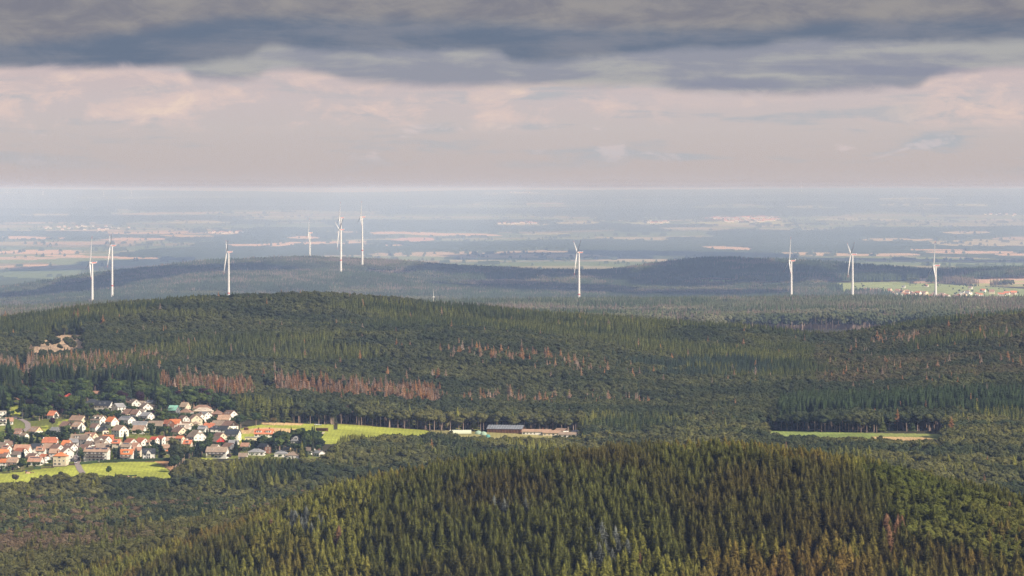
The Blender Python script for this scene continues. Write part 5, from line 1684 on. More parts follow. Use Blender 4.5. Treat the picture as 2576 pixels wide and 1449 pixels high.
def ribbon(name, pts, width, mat, lift, kind='structure', label=None, cat=None):
    """strip laid over the ground through picture points"""
    P = []
    for x, y in pts:
        D_ = solve_D(x, y, 0.0, 4400, 5600)
        P.append((X_of(x, D_), D_))
    Q = []
    for (xa, da), (xb, db) in zip(P[:-1], P[1:]):
        n_ = max(2, int(math.hypot(xb - xa, db - da) / 3))
        Q += [(xa + (xb - xa) * i / n_, da + (db - da) * i / n_) for i in range(n_)]
    Q.append(P[-1])
    m = MB()
    vs = []
    for i, (x, d) in enumerate(Q):
        a, b = Q[max(0, i - 1)], Q[min(len(Q) - 1, i + 1)]
        tx, ty = b[0] - a[0], b[1] - a[1]
        l = math.hypot(tx, ty) or 1
        for s in (-1, 1):
            xx, dd_ = x - s * ty / l * width / 2, d + s * tx / l * width / 2
            z_ = float(ground_z(np.array([px_of(xx, dd_)]), np.array([dd_]))[0])
            vs.append((xx, dd_, z_ + lift))
    m.add(vs, [(2 * i, 2 * i + 1, 2 * i + 3, 2 * i + 2) for i in range(len(Q) - 1)])
    o = m.build(name, mat)
    tag(o, label, cat, kind=kind)
    return o, Q


asphalt = mottled('worn_asphalt', (0.30, 0.25, 0.24), .2, .5)
gravel = mottled('gravel_track', (0.55, 0.47, 0.36), .2, .5)
ribbon('village_street', [z1(1170, 1240), z1(1130, 1190), z1(1095, 1110), z1(1085, 1020), z1(1070, 950), z1(1065, 905), z1(1090, 870), z1(1110, 830)], 5.2, asphalt, .22)
ribbon('hillside_street', [z1(330, 660), z1(400, 600), z1(390, 540), z1(340, 500), z1(250, 470), z1(190, 440)], 5.0, asphalt, .25)
ribbon('forest_track', [z1(150, 225), z1(210, 245), z1(300, 262)], 3.0, gravel, .2)
ribbon('meadow_track', [z2(2500, 735), z2(2530, 690), z2(2570, 640)], 2.2, gravel, .15)
ribbon('field_road', [(1925, 1080), (2000, 1081), (2080, 1083), (2150, 1084), (2205, 1085)], 3.0, gravel, .25)

# clipped hedges
hedge_m = leafmat('hedge_leaves', 1.2)


def hedge(pts, h, w, label):
    P = [(X_of(x, solve_D(x, y, 0, 4400, 5500)), solve_D(x, y, 0, 4400, 5500)) for x, y in pts]
    m = MB()
    rr = random.Random(len(label))
    vs = []
    ring = []
    for (xa, da), (xb, db) in zip(P[:-1], P[1:]):
        n_ = max(2, int(math.hypot(xb - xa, db - da) / .8))
        ring += [(xa + (xb - xa) * i / n_, da + (db - da) * i / n_) for i in range(n_)]
    for x, d in ring:
        z_ = float(ground_z(np.array([px_of(x, d)]), np.array([d]))[0])
        j = lambda: rr.uniform(-.14, .14)
        vs += [(x + j(), d - w / 2 + j(), z_ - .4), (x + j(), d - w / 2 - .1 + j(), z_ + h * .85 + j()), (x + j(), d + j(), z_ + h + .12 + j()), (x + j(), d + w / 2 + j(), z_ + h * .85 + j()), (x, d + w / 2, z_ - .4)]
    n_ = len(ring)
    m.add(vs, [(5 * i + k, 5 * i + k + 5, 5 * i + k + 6, 5 * i + k + 1) for i in range(n_ - 1) for k in range(4)] + [(0, 1, 2, 3, 4), tuple(5 * (n_ - 1) + k for k in (4, 3, 2, 1, 0))])
    o = m.build('hedge', hedge_m)
    o['tint'] = [.045, .07, .03]
    tag(o, label, 'hedge')


hedge([z1(1130, 1118), z1(1400, 1092)], 2.0, 1.8, 'clipped dark hedge in front of the apartment block')
hedge([z1(1410, 1092), z1(1750, 1078), z1(2180, 1066), z1(2420, 1058)], 2.0, 1.8, 'long clipped hedge along the top edge of the meadow')
hedge([z1(480, 1190), z1(590, 1172)], 1.8, 2.0, 'short hedge between the front garden and the meadow on the left')
hedge([z1(0, 1215), z1(120, 1198), z1(200, 1188)], 2.2, 2.5, 'dark hedge at the left edge below the sandy orange roof')
hedge([z1(1640, 1290), z1(1950, 1280)], 1.0, 1.2, 'low thin hedge at the lower edge of the meadow')
hedge([z2(990, 450), z2(1120, 448)], 1.3, 1.2, 'neat hedge in front of the brown hipped bungalow')

# ------------------------------------------------------------ cars, horses, poles
def car_paint(nm, c):
    m, n, b = principled(nm, c, .3, .5)
    return m


tyre_m, n, b = principled('tyre_rubber', (.02, .02, .02), .9, .1)


def make_car(px, py, yaw, paint, label, van=False):
    D_ = solve_D(px, py, 0.0, 4600, 5400)
    X_ = X_of(px, D_)
    z_ = float(ground_z(np.array([px]), np.array([D_]))[0]) + .25
    r = empty('parked_car', (X_, D_, z_), yaw)
    tag(r, label, 'car', 'cars parked in the village')
    m = MB()
    prof = [(-2.1, .35), (-2.1, .85), (-1.6, .95), (1.1, .95), (2.05, .78), (2.1, .35)]
    vs = [(x, s * .86, z) for s in (-1, 1) for x, z in prof]
    k = len(prof)
    m.add(vs, [tuple(range(k)), tuple(range(2 * k - 1, k - 1, -1))] + [(i, k + i, k + (i + 1) % k, (i + 1) % k) for i in range(k)])
    m.build('body', paint, r)
    m = MB()
    top = 1.95 if van else 1.45
    pr = [(-1.75, .94), (-1.45, top), (.3, top), (1.05, .94)]
    vs = [(x, s * (.78 if z < 1 else .66), z) for s in (-1, 1) for x, z in pr]
    m.add(vs, [(0, 1, 2, 3), (7, 6, 5, 4), (0, 4, 5, 1), (2, 6, 7, 3), (0, 3, 7, 4)])
    m.build('cabin_window', glass, r)
    m = MB(); m.box(-1.5, .35, -.68, .68, top - .01, top + .05)
    m.build('car_roof', paint, r)
    for sx in (-1.3, 1.3):
        for sy in (-.80, .80):
            m = MB(); m.tube((sx, sy - .1, .33), (sx, sy + .1, .33), .33, .33, 10)
            m.build('wheel', tyre_m, r)
    for sy in (-.6, .6):
        m = MB(); m.box(2.06, 2.12, sy - .15, sy + .15, .6, .74)
        m.build('headlight', frame_m, r)


pw, pb, pblu, psil = car_paint('white_paint', (.7, .7, .7)), car_paint('black_paint', (.02, .02, .025)), car_paint('blue_paint', (.03, .06, .2)), car_paint('silver_paint', (.4, .42, .45))
make_car(*z1(1070, 945), 1.4, psil, 'silver car at the top of the visible street')
make_car(*z1(1105, 985), 1.5, pblu, 'dark blue car parked at the kerb beside the apartment block')
make_car(*z1(1112, 1020), 1.5, psil, 'grey car behind the black one on the street')
make_car(*z1(1115, 1050), 1.55, pb, 'black car lowest in the row on the street')
make_car(*z1(1072, 1105), 1.45, pw, 'white car at the end of the street by the meadow', True)
make_car(*z1(275, 480), .3, pb, 'black car parked at the bend of the hillside street')
make_car(*z1(1830, 632), .1, pw, 'white van parked between the upper houses', True)
make_car(*z2(2360, 765), .3, pblu, 'blue car under the lone pine at the right')
make_car(*z2(2470, 548), .1, pw, 'white car far back at the upper edge of the horse meadow')
make_car(*z2(2510, 549), .1, psil, 'silver car far back at the upper edge of the horse meadow')

horse_m = mottled('brown_coat', (.10, .045, .025), .2, 2.0)


def horse(px, py, yaw, label):
    D_ = solve_D(px, py, 0.0, 4600, 5400)
    z_ = float(ground_z(np.array([px]), np.array([D_]))[0])
    # joints: hips, chest, neck, head, legs with hocks and knees; the head is down, grazing
    V = [(-.55, 0, 1.25, .33), (0, 0, 1.22, .36), (.55, 0, 1.22, .34), (.85, 0, 1.30, .22), (1.15, 0, .95, .15), (1.38, 0, .55, .13), (1.50, 0, .25, .08),
         (-.85, 0, 1.25, .10), (-1.0, 0, .75, .06)]
    E = [(0, 1), (1, 2), (2, 3), (3, 4), (4, 5), (5, 6), (0, 7), (7, 8)]
    for s in (-1, 1):
        b0 = len(V)
        V += [(-.55, s * .18, .95, .17), (-.48, s * .18, .78, .11), (-.72, s * .18, .50, .07), (-.66, s * .18, .06, .06)]
        E += [(0, b0), (b0, b0 + 1), (b0 + 1, b0 + 2), (b0 + 2, b0 + 3)]
        b0 = len(V)
        V += [(.58, s * .18, .92, .13), (.60, s * .18, .48, .07), (.58, s * .18, .06, .06)]
        E += [(2, b0), (b0, b0 + 1), (b0 + 1, b0 + 2)]
    me = bpy.data.meshes.new('horse')
    me.from_pydata([v[:3] for v in V], E, [])
    me.materials.append(horse_m)
    o = bpy.data.objects.new('horse', me)
    o.location = (X_of(px, D_), D_, z_ + .1)
    o.rotation_euler = (0, 0, yaw)
    link(o)
    md = o.modifiers.new('skin', 'SKIN')
    sl = me.skin_vertices[0].data if me.skin_vertices else None
    if sl is None:
        bm = bmesh.new(); bm.from_mesh(me); bm.verts.layers.skin.verify(); bm.to_mesh(me); bm.free()
        sl = me.skin_vertices[0].data
    for q_, v in zip(sl, V): q_.radius = (v[3], v[3])
    sl[0].use_root = True
    o.modifiers.new('smooth', 'SUBSURF').levels = 1
    tag(o, label, 'horse', None)


horse(*z2(2200, 622), 3.3, 'brown horse grazing on the straw coloured meadow, the one farther up')
horse(*z2(2228, 648), .2, 'brown horse grazing on the straw coloured meadow, the nearer one')


def pole(px, py, h, label, name='street_lamp', arm=True):
    D_ = solve_D(px, py, 0.0, 4500, 5400)
    z_ = float(ground_z(np.array([px]), np.array([D_]))[0])
    r = empty(name, (X_of(px, D_), D_, z_))
    tag(r, label, name.replace('_', ' '))
    m = MB(); m.tube((0, 0, -.5), (0, 0, h), .11, .08, 6); m.build('post', steel_m, r)
    if arm:
        m = MB(); m.box(-.1, 1.1, -.12, .12, h - .05, h + .08); m.build('lamp_head', steel_m, r)


pole(*z1(1403, 1095), 4.0, 'slim pale post at the hedge before the apartment block')
pole(*z1(315, 488), 9.0, 'lamp post at the bend of the hillside street')
pole(*z1(1130, 1010), 9.0, 'lamp post beside the row of parked cars')
pole(*z2(1022, 455), 10.0, 'tall thin white flagpole beside the brown hipped bungalow', 'flagpole', False)
pole(*z2(908, 935), 8.0, 'thin pole between the conifers and the very wide white house')
pole(*z1(1005, 250), 9.0, 'thin pole below the hidden red roof')

# wooden pile and feeding rack on the meadow, shelter of the horses
def crate_pile(px, py, label, n_, cat, blue=False, w=7.0):
    D_ = solve_D(px, py, 0.0, 4500, 5400)
    z_ = float(ground_z(np.array([px]), np.array([D_]))[0])
    r = empty(cat.replace(' ', '_'), (X_of(px, D_), D_, z_))
    tag(r, label, cat)
    rr = random.Random(n_)
    for i in range(n_):
        m = MB()
        x, y, h_ = rr.uniform(-w / 2, w / 2), rr.uniform(-1.2, 1.2), rr.uniform(.6, 1.8)
        m.box(x - rr.uniform(.4, 1.1), x + rr.uniform(.4, 1.1), y - .6, y + .6, -.3, h_)
        m.build('crate', WM['t'] if i % 3 else WM['p'], r)
    if blue:
        m = MB(); m.box(-w / 2 - .3, -w / 2 + 1.2, -.7, .7, 1.8, 2.1)
        m.build('tarpaulin', mottled('blue_tarpaulin', (.04, .12, .5), .2, 1.0), r)


crate_pile(*z1(425, 1240), 'untidy heap of brown boxes with a blue cover on the left meadow', 9, 'wood pile', True)
crate_pile(*z1(1850, 1310), 'low heap of reddish planks at the lower edge of the meadow', 7, 'plank heap', False, 8.0)


def rails(name, pts, label, cat, h=1.1, step=3.0, bars=2, lo=4400, hi=5700, r0=.07):
    P = [(X_of(x, solve_D(x, y, 0, lo, hi)), solve_D(x, y, 0, lo, hi)) for x, y in pts]
    root = empty(name, (P[0][0], P[0][1], 0)); tag(root, label, cat)
    Q = []
    for (xa, da), (xb, db) in zip(P[:-1], P[1:]):
        n_ = max(1, int(math.hypot(xb - xa, db - da) / step))
        Q += [(xa + (xb - xa) * i / n_, da + (db - da) * i / n_) for i in range(n_)]
    Q.append(P[-1])
    Z = [float(ground_z(np.array([px_of(x, d)]), np.array([d]))[0]) for x, d in Q]
    x0, d0 = P[0]
    pm = MB(); pm.tube((0, 0, -.3), (0, 0, h), r0, r0, 5)
    pme = pm.mesh('post', timber_m)
    for (x, d), z_ in zip(Q, Z): child('post', pme, root, (x - x0, d - d0, z_))
    for k_ in range(bars):
        hh = h * (k_ + 1) / bars - .08
        m = MB()
        for (a, za), (b, zb_) in zip(zip(Q[:-1], Z[:-1]), zip(Q[1:], Z[1:])):
            m.tube((a[0] - x0, a[1] - d0, za + hh), (b[0] - x0, b[1] - d0, zb_ + hh), r0 * .6, r0 * .6, 4)
        m.build('rail', timber_m, root)


rails('meadow_fence', [(850, 1068), (960, 1073), (1070, 1081)], 'post and rail fence along the wood at the top of the green strip', 'fence', step=8)
rails('feeding_rack', [z1(2055, 1098), z1(2160, 1093)], 'low wooden rack at the top of the meadow', 'rack', 1.6, 1.2, 3)
rails('garden_fence', [z1(590, 1178), z1(800, 1155), z1(1080, 1122)], 'pale rail fence along the street side of the left meadow', 'fence', 1.0, 3.0)

shed_m = WM['t']


def shed(px, py, L, W, h, label, roof='tn', name='open_shelter', cat='shelter', wall='t', slope=.18, posts=True, lo=4500, hi=5600, yaw=0.0):
    D_ = solve_D(px, py, 0.0, lo, hi)
    z_ = float(ground_z(np.array([px]), np.array([D_]))[0])
    r = empty(name, (X_of(px, D_), D_, z_), yaw); tag(r, label, cat)
    m = MB(); m.box(-L / 2, L / 2, W / 2 - .15, W / 2, -1, h); m.build('back_wall', WM[wall], r)
    n_ = max(3, int(L / 2.5))
    for i in range(n_ + 1):
        m = MB(); x = -L / 2 + L * i / n_
        m.box(x - .1, x + .1, -W / 2, -W / 2 + .2, -1, h + slope * W - .05); m.build('post', WM[wall], r)
    m = MB()
    vs = [(-L / 2 - .3, -W / 2 - .5, h + slope * (W + .5)), (L / 2 + .3, -W / 2 - .5, h + slope * (W + .5)), (L / 2 + .3, W / 2 + .3, h), (-L / 2 - .3, W / 2 + .3, h)]
    m.add(vs + [(a, b, c + .15) for a, b, c in vs], [(3, 2, 1, 0), (4, 5, 6, 7), (0, 1, 5, 4), (1, 2, 6, 5), (2, 3, 7, 6), (3, 0, 4, 7)])
    m.build('roof', RM[roof], r)


shed(*z2(2545, 625), 11, 4, 2.2, 'long low open shelter on the horse meadow')
shed(*z2(1505, 612), 4, 2.5, 1.8, 'tiny wooden shelter at the left end of the horse meadow')

# ------------------------------------------------------------ the farm in the middle
def far_at(px, py, lo=5000, hi=5600):
    D_ = solve_D(px, py, 0.0, lo, hi)
    return X_of(px, D_), D_, float(ground_z(np.array([px]), np.array([D_]))[0])


bx, bD, bz = far_at(1273, 1088)
make_house(bx, bD, bz, math.radians(-14), 33, 15, 3.6, .42, 'G', 'mt', 'td', '', 'long barn with a grey metal roof and brown timber walls', 'farm_barn', 'barn', None, windows=False)
barn = bpy.data.objects['farm_barn']
seam = MB(); seam.box(-.05, .05, -4.6, 4.6, 0, .1); seam_me = seam.mesh('roof_seam', alu_m)
for i in range(14):
    child('roof_seam', seam_me, barn, (-15.5 + i * 2.4, -3.9, 3.6 + 1.55 + .30), (math.atan(.42), 0, 0))
m = MB(); m.box(16.46, 16.6, -2.4, 2.4, -1, 3.9); m.build('door', WM['d'], barn)
for i in range(12):
    m = MB(); m.box(-15.6 + i * 2.8, -15.3 + i * 2.8, -8.2, -7.9, -1.0, 3.4); m.build('post', WM['t'], barn)
FARM = [
 (1350, 1080, 74, -8, 1, 'G', 'tn', 'w', 'c', 'long low farmhouse with tan roof right of the barn'),
 (1388, 1083, 46, -10, 1, 'G', 'tn', 'c', '', 'lower pale wing of the farmhouse right of the barn'),
 (1412, 1078, 36, -42, 2, 'G', 'tn', 'wd', 'b', 'farm chalet with a dark gable and balcony'),
 (1428, 1087, 46, -10, 1, 'G', 'gb', 'w', '', 'small farm shed attached to the chalet'),
 (1452, 1083, 28, -10, 1, 'G', 'gy', 'w', '', 'small white outbuilding at the right end of the farm'),
 (1462, 1077, 24, -50, 1, 'G', 'gy', 'wd', '', 'pale gable peeping out of the trees at the right end of the farm'),
]
for x, yt, w, yaw, st, kind, roof, wall, ex, lab in FARM:
    wm_ = w * 5240 / FPX
    ya = math.radians(yaw)
    eave = 2.9 if st == 1 else 4.6
    W_ = 7.5
    L_ = max(6.0, (wm_ - W_ * abs(math.sin(ya))) / abs(math.cos(ya)))
    D_ = solve_D(x, yt, eave + W_ * .26, 5000, 5500)
    make_house(X_of(x, D_), D_, float(ground_z(np.array([x]), np.array([D_]))[0]), ya, L_, W_, eave, .52, kind, roof, wall, ex, lab, 'farm_building', 'farm building', None)

# polytunnel and round tents
film, n, b = principled('tunnel_film', (.62, .66, .48), .5, .3)
tent_g, n, b = principled('green_canvas', (.30, .42, .33), .7, .2)
tent_t, n, b = principled('teal_canvas', (.10, .30, .28), .7, .2)


def half_round(name, label, cat, x, y, L, R, h, mat, ribs, yaw=0.0, dome=False):
    X_, D_, z_ = far_at(x, y)
    r = empty(name, (X_, D_, z_), yaw); tag(r, label, cat)
    m = MB()
    n_ = 10
    if dome:
        vs, fs = [], []
        for j in range(5):
            f = j / 5 * math.pi / 2
            vs += [(R * math.cos(f) * math.cos(6.283 * k / 12), R * math.cos(f) * math.sin(6.283 * k / 12), h * math.sin(f) - (.5 if j == 0 else 0)) for k in range(12)]
        vs.append((0, 0, h))
        fs = [(j * 12 + k, j * 12 + (k + 1) % 12, (j + 1) * 12 + (k + 1) % 12, (j + 1) * 12 + k) for j in range(4) for k in range(12)] + [(48 + k, 48 + (k + 1) % 12, 60) for k in range(12)]
        m.add(vs, fs)
        m.build('tent_cover', mat, r)
    else:
        vs = [(s * L / 2, -R * math.cos(math.pi * k / n_), h * math.sin(math.pi * k / n_)) for s in (-1, 1) for k in range(n_ + 1)]
        m.add(vs, [(k, k + 1, n_ + 2 + k, n_ + 1 + k) for k in range(n_)] + [tuple(range(n_ + 1)), tuple(range(2 * n_ + 1, n_, -1))])
        m.build('film_cover', mat, r)
        rb = MB()
        for k in range(n_):
            a0, a1 = math.pi * k / n_, math.pi * (k + 1) / n_
            rb.tube((0, -R * math.cos(a0) * 1.02, h * math.sin(a0) * 1.02), (0, -R * math.cos(a1) * 1.02, h * math.sin(a1) * 1.02), .07, .07, 4)
        rme = rb.mesh('hoop', alu_m)
        for i in range(ribs): child('hoop', rme, r, (-L / 2 + L * i / (ribs - 1), 0, 0))


half_round('polytunnel', 'long pale yellow polytunnel left of the farm tents', 'polytunnel', 1158, 1091, 20, 4.0, 3.4, film, 12)
half_round('round_tent', 'pale green rounded tent, left one beside the polytunnel', 'tent', 1203, 1092, 0, 3.4, 3.4, tent_g, 0, 0, True)
half_round('round_tent', 'pale green rounded tent, right one beside the polytunnel', 'tent', 1216, 1094, 0, 3.2, 3.2, tent_g, 0, 0, True)
half_round('round_tent', 'small teal tent in front of the pale green tents', 'tent', 1227, 1100, 0, 2.4, 2.8, tent_t, 0, 0, True)

# ------------------------------------------------------------ wind turbines
white_s, n, b = principled('turbine_white', (0.80, 0.79, 0.77), 0.45, 0.4)
red_s, n, b = principled('turbine_red', (0.62, 0.10, 0.07), 0.5, 0.4)


def blade_mesh(R):
    m = MB()
    secs = [(1.2, 1.1, 1.1), (.05 * R, 1.15, 1.0), (.12 * R, 1.7, .75), (.22 * R, 2.1, .5), (.45 * R, 1.45, .32), (.70 * R, .95, .2), (.88 * R, .6, .12), (.97 * R, .35, .07), (R, .1, .04)]
    n_ = 8
    for i, (z_, c, t) in enumerate(secs):
        for k in range(n_):
            a = 2 * math.pi * k / n_
            off = -.35 * c if i > 1 else 0
            m.v.append((math.sin(a) * t + .00045 * z_ * z_, math.cos(a) * c + off, z_))     # chord along y, thickness along x; tip bends upwind
    red_from = 6
    for i in range(len(secs) - 1):
        for k in range(n_):
            m.f.append((i * n_ + k, i * n_ + (k + 1) % n_, (i + 1) * n_ + (k + 1) % n_, (i + 1) * n_ + k)); m.mi.append(1 if i in (6,) else 0)
    m.f.append(tuple((len(secs) - 1) * n_ + k for k in range(n_))); m.mi.append(0)
    return m.mesh('blade', [white_s, red_s])


_bl = {}


def turbine(px, hub_y, Dt, label, phase=0.0, yaw=10.0, hub=141.0, R=58.5, band=36.0, group='wind turbines', scale=1.0, simple=False):
    """px, hub_y: picture place of the hub; Dt: row-table distance. The rotor looks to the left, seen almost from its edge"""
    D_ = float(dm(Dt))
    k = D_ / Dt * scale                # the land is stretched here: keep the size in view
    hub, R, band = hub * k, R * k, band * k
    X_ = X_of(px, D_)
    zh = CAMZ - (hub_y - HOR) / FPX * D_
    zg = float(ground_z(np.array([px]), np.array([D_]))[0])
    base = min(zh - hub, zg - 1)
    r = empty('wind_turbine', (X_, D_, zg), math.radians(yaw))
    tag(r, label, 'wind turbine', group)
    z0_, H_ = base - zg, zh - zg
    m = MB(); m.tube((0, 0, z0_), (0, 0, H_ - 1.5 * k), 4.3 * k * .80, 1.75 * k, 20)
    m.build('tower', white_s, r)
    if band:
        f = (band) / hub
        rr_ = (4.3 * .80 * (1 - f) + 1.75 * f) * k + .06
        m = MB(); m.tube((0, 0, H_ - hub + band), (0, 0, H_ - hub + band + 3.2 * k), rr_, rr_, 20)
        m.build('warning_band', red_s, r)
    # nacelle reaches to the right of the tower, hub to the left
    m = MB()
    s = 1.9 * k
    prof = [(-3.0 * k, -s), (-3.0 * k, s), (2 * k, s * 1.05), (9.5 * k, s * .85), (9.5 * k, -s * .5), (4 * k, -s)]
    vs = [(x, y * s * .95, z_ + H_) for y in (-1, 1) for x, z_ in prof]
    n_ = len(prof)
    m.add(vs, [tuple(range(n_)), tuple(range(2 * n_ - 1, n_ - 1, -1))] + [(i, n_ + i, n_ + (i + 1) % n_, (i + 1) % n_) for i in range(n_)])
    nac = m.build('nacelle', white_s, r)
    m = MB(); m.box(-1.5 * k, 8.8 * k, -s * .98, s * .98, H_ - .9 * k, H_ + 1.0 * k); m.build('red_stripe', red_s, nac)
    m = MB(); m.box(9.0 * k, 10.4 * k, -s * .9, s * .9, H_ + s * .85, H_ + s * .85 + 1.9 * k); m.build('cooler', white_s, nac)
    m = MB(); m.tube((-3.0 * k, 0, H_), (-5.6 * k, 0, H_ + .3 * k), 1.9 * k, 1.5 * k, 12); m.tube((-5.6 * k, 0, H_ + .3 * k), (-7.2 * k, 0, H_ + .45 * k), 1.5 * k, .3 * k, 12)
    m.build('hub', white_s, r)
    key = round(R, 2)
    if key not in _bl: _bl[key] = blade_mesh(R)
    tilt = math.radians(5.5)
    for i in range(3):
        a = math.radians(phase + 120 * i)
        o = bpy.data.objects.new('blade', _bl[key])
        # blade along +z, thickness along x; turned in the rotor plane, leaned by tilt and cone
        M = Matrix.Translation((-5.2 * k, 0, H_ + .25 * k)) @ Matrix.Rotation(tilt, 4, 'Y') @ Matrix.Rotation(a, 4, 'X') @ Matrix.Rotation(-math.radians(2.5), 4, 'Y') @ Matrix.Rotation(math.radians(65), 4, 'Z')
        link(o, r)
        o.matrix_local = M
    return r


turbine(232, 661, 13000, 'wind turbine farthest left, one blade up and one pointing toward the viewer', 8, 14, band=0, scale=1.08)
turbine(282, 618, 14700, 'tall wind turbine just right of the leftmost one', 60, 7)
turbine(575, 634, 14300, 'wind turbine standing alone between the left pair and the middle group', 62, 6)
turbine(779, 586, 19300, 'faint grey wind turbine behind the forest ridge, smallest of the middle group', 5, 12, R=52, scale=.98)
turbine(857, 578, 16150, 'bright white wind turbine of the middle group with a lower red band', 55, 16, hub=128, band=40, R=58)
turbine(857.6, 548, 18000, 'grey wind turbine almost hidden behind the bright middle one, only its top showing', 2, 10, R=52)
turbine(911, 546, 17300, 'grey wind turbine on the ridge right of the bright middle one', 4, 12, hub=135, band=32, R=50, scale=1.0)
turbine(1456, 635, 14000, 'large white wind turbine right of the picture middle', 60, 10)
turbine(1990, 656, 13500, 'wind turbine left one of the three on the right', 3, 7, band=0)
turbine(2144, 640, 14000, 'wind turbine middle one of the three on the right, two blades up', 60, 7)
turbine(2353, 668, 13200, 'rightmost wind turbine above the distant village', 3, 7, band=0)
for (x, y), lab in zip([(18, 482), (108, 484), (261, 485), (330, 482), (2016, 471)], ['first from the left', 'second from the left', 'third from the left', 'fourth from the left', 'alone far to the right']):
    turbine(x, y - 2, 60000, 'tiny pale wind turbine on the far horizon, ' + lab, random.uniform(0, 120), 25, band=0, hub=130, R=50, group='wind turbines on the far horizon', scale=1.25)
# lattice mast behind the crest
D_ = 9000.0; D2_ = float(dm(D_))
zt_ = CAMZ - (733 - HOR) / FPX * D2_
zg_ = float(ground_z(np.array([1090.0]), np.array([D2_]))[0])
r = empty('radio_mast', (X_of(1090, D2_), D2_, zg_)); tag(r, 'thin white radio mast with a small platform behind the dark crest', 'mast')
m = MB(); m.tube((0, 0, -2), (0, 0, zt_ - zg_), .55, .3, 8); m.build('pole', white_s, r)
m = MB(); m.tube((0, 0, zt_ - zg_ - 9), (0, 0, zt_ - zg_ - 7.4), 1.6, 1.6, 10); m.build('platform', white_s, r)
m = MB(); m.tube((0, 0, zt_ - zg_), (0, 0, zt_ - zg_ + 4), .2, .12, 6); m.build('antenna', steel_m, r)

# ------------------------------------------------------------ distant villages
def tiny_house_mesh(i, roof, wall):
    m = MB(); L, W, e, h = 11 + i, 9, 4.5, 3.6
    a, b = L / 2, W / 2
    m.add([(s * a, t * b, z_) for s in (-1, 1) for t, z_ in ((-1, -3), (1, -3), (1, e), (0, e + h - .1), (-1, e))], [(0, 1, 2, 3, 4), (9, 8, 7, 6, 5), (0, 4, 9, 5), (1, 6, 7, 2)], 0)
    a, b = a + .5, b + .6
    m.add([(-a, -b, e - .4), (a, -b, e - .4), (a, 0, e + h), (-a, 0, e + h), (-a, b, e - .4), (a, b, e - .4)], [(0, 1, 2, 3), (3, 2, 5, 4)], 1)
    return m.mesh('distant_house', [wall, roof])


TH = [tiny_house_mesh(i % 4, RM[r_], WM[w_]) for i, (r_, w_) in enumerate([('rd', 'w'), ('gb', 'w'), ('br', 'w'), ('or', 'w'), ('gy', 'w'), ('pk', 'c')])]
spots = []
rr = random.Random(5)
for cx_, cy_, rx_, ry_, n_ in ((2262, 741, 70, 5, 26), (2350, 748, 70, 4, 26), (2480, 741, 75, 6, 20), (2200, 733, 50, 3, 10)):
    for _ in range(n_):
        a, q = rr.uniform(0, 6.28), math.sqrt(rr.random())
        spots.append((cx_ + rx_ * q * math.cos(a), cy_ + ry_ * q * math.sin(a)))
for x, y in ((2272, 725), (2330, 722), (2440, 727)): spots.append((x, y))
dgrid = np.arange(18500, 24000, 14.0)
for x, y in spots:
    yy = py_of(ground_z(np.full_like(dgrid, x), dgrid), dgrid)
    k_ = np.nonzero(yy <= y)[0]
    D_ = float(dgrid[k_[0]]) if len(k_) else 21000.0
    zg_ = float(ground_z(np.array([x]), np.array([D_]))[0])
    o = bpy.data.objects.new('distant_house', TH[rr.randrange(len(TH))])
    o.location = (X_of(x, D_), D_, zg_ + 1.0)
    o.rotation_euler = (0, 0, rr.uniform(-1.3, .4))
    s = rr.uniform(1.0, 1.6)
    o.scale = (s, s, s)
    link(o)
    tag(o, 'small pale house with a tiled roof in the distant village at the right', 'house', 'houses of the distant village at the right')
# scattered trees and bushes round the distant village and on its fields
P, tn_ = [], []
for _ in range(900):
    x = rr.uniform(1700, 2700); D_ = rr.uniform(float(dm(15350)), float(dm(17500)))
    zg_ = float(ground_z(np.array([x]), np.array([D_]))[0]); y = py_of(zg_, D_)
    v_ = sum(1 for sx, sy in spots if abs(sx - x) < 14 and abs(sy - y) < 4)
    if rr.random() < (.75 if v_ else .22):
        P.append((X_of(x, D_), D_, zg_)); tn_.append(C_BEED * rr.uniform(.8, 1.4))
forest('distant_field_trees', 'single trees and rows of bushes on the distant fields', 'mbeech', np.array(P), np.array(tn_), rng.uniform(.35, .85, len(P)))
